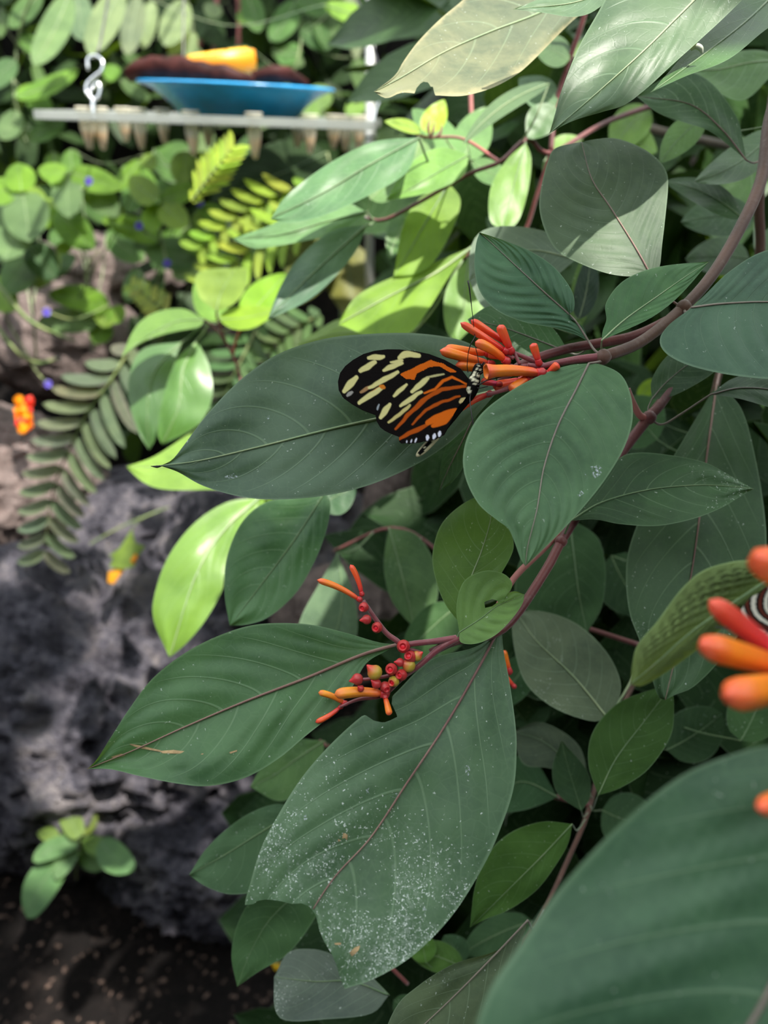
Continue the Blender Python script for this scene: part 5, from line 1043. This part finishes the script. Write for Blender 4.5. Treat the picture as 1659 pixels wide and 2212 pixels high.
for _ in range(26):
    x, y = rnd(-40, 420), rnd(290, 640)
    if 120 < x < 300 and y > 540: continue
    an = rnd(0, 6.28); L = rnd(50, 85); LS((x, y), (x + L * math.cos(an), y + L * abs(math.sin(an)) * .9 + 10), L * rnd(.28, .38), rnd(1.08, 1.25), random.choice([(.05, .12, .02), (.06, .14, .03), (.08, .18, .02)]))
M['violet'] = plain('violet_petal', (.12, .085, .48), .5, var=.3)
for x, y, d in ((193, 393, .90), (302, 489, .93), (362, 570, .94), (102, 675, .92), (453, 348, .93), (433, 440, .95), (485, 577, .98), (105, 830, .98)):
    c = P(x, y, d); V = []; F = []
    for q in range(7):
        an = q / 7 * 6.28; b = len(V); dr = (RGT * math.cos(an) + UPV * math.sin(an) - FWD * .4).normalized(); sd_ = dr.cross(FWD).normalized(); r = .0065
        V += [c, c + dr * r * .6 + sd_ * r * .35, c + dr * r, c + dr * r * .6 - sd_ * r * .35, c + dr * r * .55 - FWD * r * .25]; F += [(b, b + 1, b + 4), (b + 1, b + 2, b + 4), (b + 2, b + 3, b + 4), (b + 3, b, b + 4)]
    fl = obj('violet_flower', V, F, M['violet'], s1, smooth=False)
    q = min(STEMS[s1], key=lambda s: (s - c).length); tube('flower_spike', [c, c.lerp(q, .4) + Vector((0, 0, -.012)), q], [.0014, .0012, .0008], M['stem_green'], fl, seg=6)
# pale looping tendrils
for k_, (lab, pts) in enumerate([('pale green tendril curving across the upper left rock', [(-30, 590, .92), (10, 632, .92), (60, 690, .93), (120, 722, .95), (160, 735, 1.0)]), ('pale looping tendril above the orange flower on the left rock', [(-30, 670, .95), (0, 715, .95), (40, 762, .96), (80, 784, .98), (125, 775, 1.02)]), ('thin yellow-green vine hanging in front of the brown boulder', [(215, 540, .96), (186, 580, .97), (184, 620, .98), (160, 650, 1.0), (130, 660, 1.02)]), ('vine stem lying along the grey slab', [(150, 1205, 1.0), (220, 1160, 1.0), (290, 1125, 1.0), (365, 1095, 1.02)])]):
    W = pxs(*pts); o = tube('tendril', W, [.0022, .0028, .0020] if k_ < 2 else [.0010, .0012, .0010], M['stem_green'], None, seg=8, loc=W[0]); tag(o, lab, 'vine', 'trailing vines')
# shrub with long hanging leaves at the top left
s2 = thing('hanging_shrub', 'pale long-leaved shrub hanging down at the top left corner', 'shrub', P(150, -60, 1.2), 'shrubs behind')
SS(s2, [(-60, -60, 1.2), (80, -40, 1.15), (170, -20, 1.12), (280, -30, 1.12), (400, -20, 1.3), (520, -40, 1.4), (640, -30, 1.45)], [.004, .003, .002]); SS(s2, [(80, -40, 1.15), (40, 80, 1.2), (30, 200, 1.25), (60, 320, 1.3)], [.002, .0014]); SS(s2, [(640, -30, 1.45), (650, 90, 1.4), (620, 200, 1.4)], [.002, .0014]); SS(s2, [(400, -20, 1.3), (420, 60, 1.4), (430, 120, 1.45)], [.002, .0014])
def LH(base, tip, w_, d, t, **k): return aleaf(s2, base, tip, w_, d, rnd(-.05, .05), ab=(.55, .6), nu=14, nv=4, g=(0, k.pop('gy', .3)), tint=t, mat='leaf_soft', stalk=stalk_to(s2, *base, d), rib='rib_pale', **k)
PG = (.19, .27, .12)
for a in [((150, -15), (72, 142), 34, 1.10, (.14, .24, .09)), ((262, -25), (192, 118), 34, 1.08, PG), ((165, -20), (180, 90), 30, 1.2, (.12, .2, .1)), ((300, -10), (275, 120), 26, 1.25, (.15, .2, .11)), ((330, 0), (310, 105), 20, 1.3, PG), ((400, 0), (355, 100), 32, 1.3, PG), ((405, 40), (370, 125), 20, 1.32, (.2, .27, .13)), ((420, 70), (400, 130), 16, 1.33, PG), ((90, -20), (20, 60), 24, 1.2, (.07, .15, .04)), ((40, 80), (100, 120), 18, 1.2, (.08, .18, .03)), ((35, 130), (-20, 190), 26, 1.2, (.07, .15, .05)), ((35, 200), (100, 190), 16, 1.2, (.13, .27, .02)), ((30, 210), (170, 150), 20, 1.18, (.12, .26, .03)),
          ((60, 200), (110, 250), 24, 1.2, S_T[0]), ((40, 240), (0, 300), 26, 1.2, S_T[2]), ((60, 300), (140, 260), 22, 1.22, S_T[3]), ((530, -20), (560, 70), 24, 1.4, S_T[3]), ((640, 0), (585, 90), 28, 1.4, (.06, .15, .03)), ((650, 60), (720, 100), 26, 1.4, (.05, .13, .03)), ((650, 100), (600, 135), 22, 1.4, (.06, .16, .03)), ((640, 0), (720, 20), 24, 1.4, S_T[3]), ((750, -30), (770, 130), 20, 1.3, (.13, .17, .08)), ((510, 40), (565, 30), 18, 1.4, (.12, .24, .04)), ((480, 30), (440, 10), 16, 1.4, PG), ((250, 140), (235, 175), 20, 1.2, (.11, .25, .03)), ((660, 220), (720, 200), 28, 1.35, (.12, .22, .05)), ((640, 230), (690, 250), 26, 1.3, (.14, .27, .05)), ((700, 10), (830, 45), 22, .9, (.15, .3, .03)), ((750, 250), (790, 210), 20, 1.3, (.15, .29, .04))]:
    LH(*a)
for _ in range(45):
    x, y = rnd(-40, 820), rnd(-60, 290); an = rnd(0.2, 2.9); L = rnd(55, 100); LH((x, y), (x + L * math.cos(an), y + L * math.sin(an)), L * rnd(.18, .28), rnd(1.35, 1.6), random.choice([(.04, .10, .02), (.06, .12, .03), (.03, .07, .015), (.09, .15, .05)]), gy=rnd(.1, .7))
for x in (432, 472, 510): tube('cane', pxs((x, -80, 1.5), (x + rnd(-8, 8), 60, 1.5), (x + rnd(-14, 14), 150, 1.52)), rnd(.003, .005), M['stem_pink'], s2, seg=8)
# ------------------------------------------------------------------ ferns
def fern(label, pts, npin, L, w_, t, side=(1, 1), ang=65, droop=.2, taper=.45, rev=False, mat='leaf_soft'):
    """pts: rachis px/depth ; npin pinnae per side ; L, w_ px lengths"""
    W = pxs(*pts); fr = thing('fern_frond', label, 'fern', W[0], 'fern fronds'); tube('rachis', W, [.0016, .0007], M['stem_green'], fr, seg=6)
    dn = resample(crom(pts, 10), npin)
    for i, (x, y, d) in enumerate(dn):
        a, b = dn[max(0, i - 1)], dn[min(npin, i + 1)]; th = math.atan2(b[1] - a[1], b[0] - a[0]); u = i / npin
        l_ = L * (1 - (1 - taper) * u) * min(1, .35 + u * 4)
        for s_, on_ in zip((1, -1), side):
            if not on_: continue
            an = th + s_ * math.radians(ang) ; l2 = l_ * on_
            aleaf(fr, (x, y), (x + l2 * math.cos(an), y + l2 * math.sin(an)), w_, d, s_ * -droop * .3, ab=(.35, .45), nu=8, nv=2, g=(0, .35 + .2 * s_), tint=tuple(c * rnd(.85, 1.15) for c in t), mat=mat, rib='rib_green', name='leaflet')
    return fr
fern('grey-green fern frond drooping over the pinkish boulder at left', [(282, 752, .80), (240, 820, .80), (190, 890, .81), (150, 970, .83), (115, 1060, .86), (95, 1190, .90)], 13, 150, 13, (.10, .135, .075), side=(.85, 1.0), ang=58, taper=.5)
fern('lime fern frond with toothed leaflets right of the small-leaved shrub', [(690, 455, .78), (620, 490, .79), (540, 540, .81), (460, 605, .83)], 8, 120, 9, (.20, .32, .025), side=(.9, .9), ang=50, taper=.6)
fern('lime fern frond below the dark broad leaf under the tray', [(660, 400, .83), (590, 425, .84), (520, 465, .85), (440, 530, .86)], 8, 100, 9, (.19, .31, .025), side=(.9, .7), ang=48, taper=.6)
fern('yellow feathery fern tip beneath the tray tubes', [(415, 435, .78), (440, 400, .77), (470, 360, .76), (498, 325, .76)], 9, 74, 6, (.30, .42, .035), side=(1, 1), ang=42, taper=.6)
fern('small pale fern tip by the brown boulder', [(370, 690, .95), (330, 650, .95), (290, 620, .96)], 6, 50, 7, (.25, .34, .06), ang=55, taper=.5)
fern('dark fern frond behind the glossy drooping leaves', [(560, 700, .85), (520, 780, .85), (480, 870, .87), (455, 960, .9)], 9, 90, 9, (.06, .12, .04), ang=60)
fern('shaded fern frond right of the red stem', [(690, 680, .9), (620, 720, .9), (560, 790, .92)], 7, 80, 9, (.07, .14, .045), ang=60)
# broad dark leaf behind the tray tubes
bl = thing('broad_leaf_plant', 'broad dark green leaf below the tray behind the ferns', 'plant', P(740, 560, 1.1)); SS(bl, [(740, 700, 1.2), (735, 520, 1.12), (705, 330, 1.08)], [.004, .003])
leaf(bl, [(705, 330), (620, 370), (540, 400), (450, 445)], [(705, 330), (640, 300), (560, 320), (490, 370), (450, 445)], [(705, 330), (720, 400), (640, 440), (540, 450), (450, 445)], 1.00, (0, .4), tint=(.022, .05, .014), mat='leaf_deep', stalk=stalk_to(bl, 705, 330, 1.08), bow=.05)
aleaf(bl, (725, 480), (640, 660), 60, 1.05, .05, g=(0, .3), tint=(.10, .13, .02), mat='leaf', stalk=stalk_to(bl, 725, 480, 1.05)); aleaf(bl, (735, 520), (760, 690), 55, 1.08, -.05, g=(0, .3), tint=(.12, .13, .02), mat='leaf', stalk=stalk_to(bl, 735, 520, 1.08))
# ------------------------------------------------------------------ small things on rock and soil
s3 = thing('seedling', 'small green seedling growing from the rock at lower left', 'plant', P(165, 1880, .90)); SS(s3, [(165, 1900, .90), (165, 1840, .87), (172, 1800, .86)], [.0012, .0008])
for a in [((165, 1825), (80, 1800), 22, .86, (.10, .17, .03)), ((170, 1812), (130, 1750), 24, .86, (.11, .18, .04)), ((174, 1805), (200, 1740), 18, .87, (.09, .13, .02)), ((170, 1820), (70, 1860), 22, .85, (.08, .17, .06)), ((165, 1835), (120, 1900), 20, .85, (.08, .16, .06)), ((140, 1850), (60, 1985), 36, .84, (.08, .18, .06)), ((176, 1815), (250, 1830), 22, .86, (.10, .2, .03)), ((215, 1815), (290, 1880), 34, .85, (.08, .18, .06)), ((176, 1830), (220, 1880), 22, .87, (.07, .15, .04))]:
    aleaf(s3, *a[:4], .08, ab=(.5, .6), g=(0, .6), tint=a[4], mat='leaf_soft', stalk=stalk_to(s3, *a[0], a[3]), rib='rib_green')
iv = thing('vine_leaf', 'lobed green vine leaf with orange withered tips hanging before the dark boulder', 'leaf', P(285, 1140, .89))
def flat(parent, name, pts, d, t, mat='leaf_soft', g=(0, .5), c=None):
    xs = sum(p[0] for p in pts) / len(pts), sum(p[1] for p in pts) / len(pts); c = c or xs; pl = depth_plane(d, g, c)
    V = [P(*c, pl(*c))]; U = [(.5, 0)]
    for r in (.5, 1.0):
        for p in pts: x, y = c[0] + (p[0] - c[0]) * r, c[1] + (p[1] - c[1]) * r; V.append(P(x, y, pl(x, y) + .004 * r * r)); U.append((.5 + .3 * r, .9 * r))
    n = len(pts); F = [(0, 1 + i, 1 + (i + 1) % n) for i in range(n)] + [(1 + i, 1 + n + i, 1 + n + (i + 1) % n, 1 + (i + 1) % n) for i in range(n)]
    return obj(name, V, F, M[mat], parent, uv=U, tint=t)
flat(iv, 'blade', [(285, 1142), (292, 1172), (314, 1180), (300, 1200), (290, 1225), (262, 1230), (236, 1225), (245, 1205), (235, 1200), (258, 1185)], .89, (.12, .20, .03))
flat(iv, 'withered_tip', [(232, 1258), (234, 1236), (262, 1222), (276, 1222), (262, 1240), (245, 1262)], 0.885, (.55, .26, .01)); flat(iv, 'withered_tip', [(280, 1212), (292, 1196), (298, 1202), (288, 1218)], 0.885, (.6, .25, .01))
tube('stalk', pxs((285, 1142, .89), (300, 1125, .90), (330, 1110, .94), (365, 1095, 1.0)), .0008, M['stem_green'], iv, seg=6)
for nm, lab, cat, pts, d, t in [('fallen_leaf', 'narrow orange fallen leaf on the dark soil', 'leaf', [(348, 2050), (352, 2025), (372, 2005), (388, 1998), (386, 2015), (368, 2045), (356, 2054)], .96, (.62, .25, .01)), ('fallen_leaf', 'tan-yellow fallen leaf at the bottom edge of the frame', 'leaf', [(485, 2212), (510, 2196), (545, 2180), (572, 2176), (565, 2195), (535, 2225), (490, 2235)], .93, (.48, .30, .07)), ('fallen_leaf', 'tiny pale green fallen leaf on the dark soil', 'leaf', [(170, 2150), (185, 2146), (208, 2162), (204, 2172), (188, 2170)], .95, (.22, .32, .2)), ('fallen_petal', 'small yellow petal beside the grey leaf at the bottom', 'petal', [(584, 2078), (600, 2066), (608, 2075), (606, 2092), (594, 2096)], .9, (.7, .5, .01))]:
    c = P(pts[0][0], pts[0][1], d); e = thing(nm, lab, cat, c); flat(e, 'blade', pts, d, t, g=(0, .9))
    m_ = ((pts[2][0] + pts[-2][0]) / 2, (pts[2][1] + pts[-2][1]) / 2); far = max(pts, key=lambda q: math.dist(q, pts[0])); tube('vein', pxs((*pts[0], d * .998), (*m_, d * .997), (*far, d * .998)), .0004, M['rib_pale'], e, seg=5)
of = thing('orange_flower', 'crumpled orange flower lying on the sunlit boulder at left', 'flower', P(52, 890, .99))
for q in range(26):
    a = rnd(0, 6.28); x, y = 52 + rnd(-12, 12), 893 + rnd(-34, 34); s = rnd(9, 14); c = (.75, .30, .005) if q % 6 else (.6, .05, .03)
    flat(of, 'petal', [(x + s * math.cos(a + t * 1.05) * (1 if t % 2 else .75), y + s * math.sin(a + t * 1.05)) for t in range(6)], rnd(.985, 1.0), c, g=(rnd(-1, 1), rnd(-1, 1)))
# ------------------------------------------------------------------ unseen canopy added to shade plant front, rock and hedge, gaps cut for sunlight
def flat_xy(p): q = SUNUP(p, 1.9); return (q.x, q.y)
def sun_cells(objs, cs, every=1):
    S = set()
    for o in objs:
        if o.type != 'MESH': continue
        for i, v in enumerate(o.data.vertices):
            if i % every: continue
            x, y = flat_xy(v.co + ORG[o]); S.add((int(x // cs), int(y // cs)))
    return S
def kids(t):
    out = []
    for c in t.children: out.append(c); out.extend(c.children)
    return out or [t]
CS = 0.012
leaves4 = [c for c in b4.children if c.name.startswith('leaf')]
def px_of(o):
    c = sum((v.co for v in o.data.vertices), Vector()) / len(o.data.vertices) + ORG[o] - CAM; d = c.dot(FWD)
    return 829.5 + FPX * c.x / d, 1106 - FPX * c.dot(UPV) / d, d
far = [c for t in (b5, b6) for c in t.children if c.name.startswith('leaf') and px_of(c)[2] > .39 and px_of(c)[0] < 1160]
near_lit = far + kids(ft) + kids(og) + kids(of) + [o for o in COL.objects if o.name.startswith(('blue_bowl', 'banana_peel'))]
back_lit = [c for c in s1.children if c.name.startswith('leaf')]
for o in COL.objects:
    if o.name.startswith('fern_frond'): back_lit += kids(o)
fern_lit = [c for c in kids([o for o in COL.objects if o.name == 'fern_frond'][0]) if px_of(c)[1] < 960] + [c for o in COL.objects if o.name.startswith('fern_frond.') for c in kids(o)]
ZC = lambda z: set((int(flat_xy(p)[0] // CS), int(flat_xy(p)[1] // CS)) for p in zone_points(z, .006))
LIT_ROCK = sun_cells(near_lit + fern_lit + [c for c in s1.children if c.name.startswith('leaf') and px_of(c)[1] < 600], CS) | ZC([(-100, 860, 240, 1120, 1.03)])
LIT_ALL = LIT_ROCK | sun_cells(back_lit, CS) | ZC([(1200, 490, 1410, 575, .27), (825, -60, 1150, 200, .30), (830, -60, 1150, 200, .315)])
def canopy(shade, size, cs, LITC, gap=0.55):
    S = []
    for (i, j) in sorted(shade):
        x, y = (i + .5) * cs, (j + .5) * cs; L = size * rnd(.9, 1.25); R = int(L * gap / CS) + 1; ci, cj = int(x // CS), int(y // CS)
        if any((ci + a, cj + b) in LITC and math.hypot(a, b) * CS < L * gap for a in range(-R, R + 1) for b in range(-R, R + 1)): continue
        c = Vector((x, y, 1.9)) + SUN * rnd(-.15, .2); an = rnd(0, 6.28); dr = Vector((math.cos(an), math.sin(an), rnd(-.3, .1)))
        S.append((c - dr * L * .5, dr, Vector((rnd(-.3, .3), rnd(-.3, .3), 1)), L, L * .36))
    return S
front = kids(b1) + kids(b2) + kids(b3) + kids(b7) + kids(bf) + [leaves4[0], leaves4[1], leaves4[2]] + leaves4[4:]
rocks = [o for o in COL.objects if o.name.startswith('lava_boulder')] + kids(s3)
hedge = set((int(flat_xy(p)[0] // .05), int(flat_xy(p)[1] // .05)) for p in zone_points([(-150, -150, 1000, 330, 1.55), (900, -100, 1700, 600, 0.75), (-300, 1250, 860, 2500, .9), (-300, 1700, 860, 2500, .8), (-300, 1900, 860, 2500, 1.0)], .03))
CAN = canopy(sun_cells(front, .022), .05, .022, LIT_ALL, .5) + canopy(sun_cells(rocks, .03), .065, .03, LIT_ROCK) + canopy(hedge, .085, .05, LIT_ALL)
scatter('shade_canopy', 'leafy tree canopy overhanging the front of the planting', CAN, 'leaf_soft', (0.05, 0.12, 0.03), rows=3, droop=0.12)
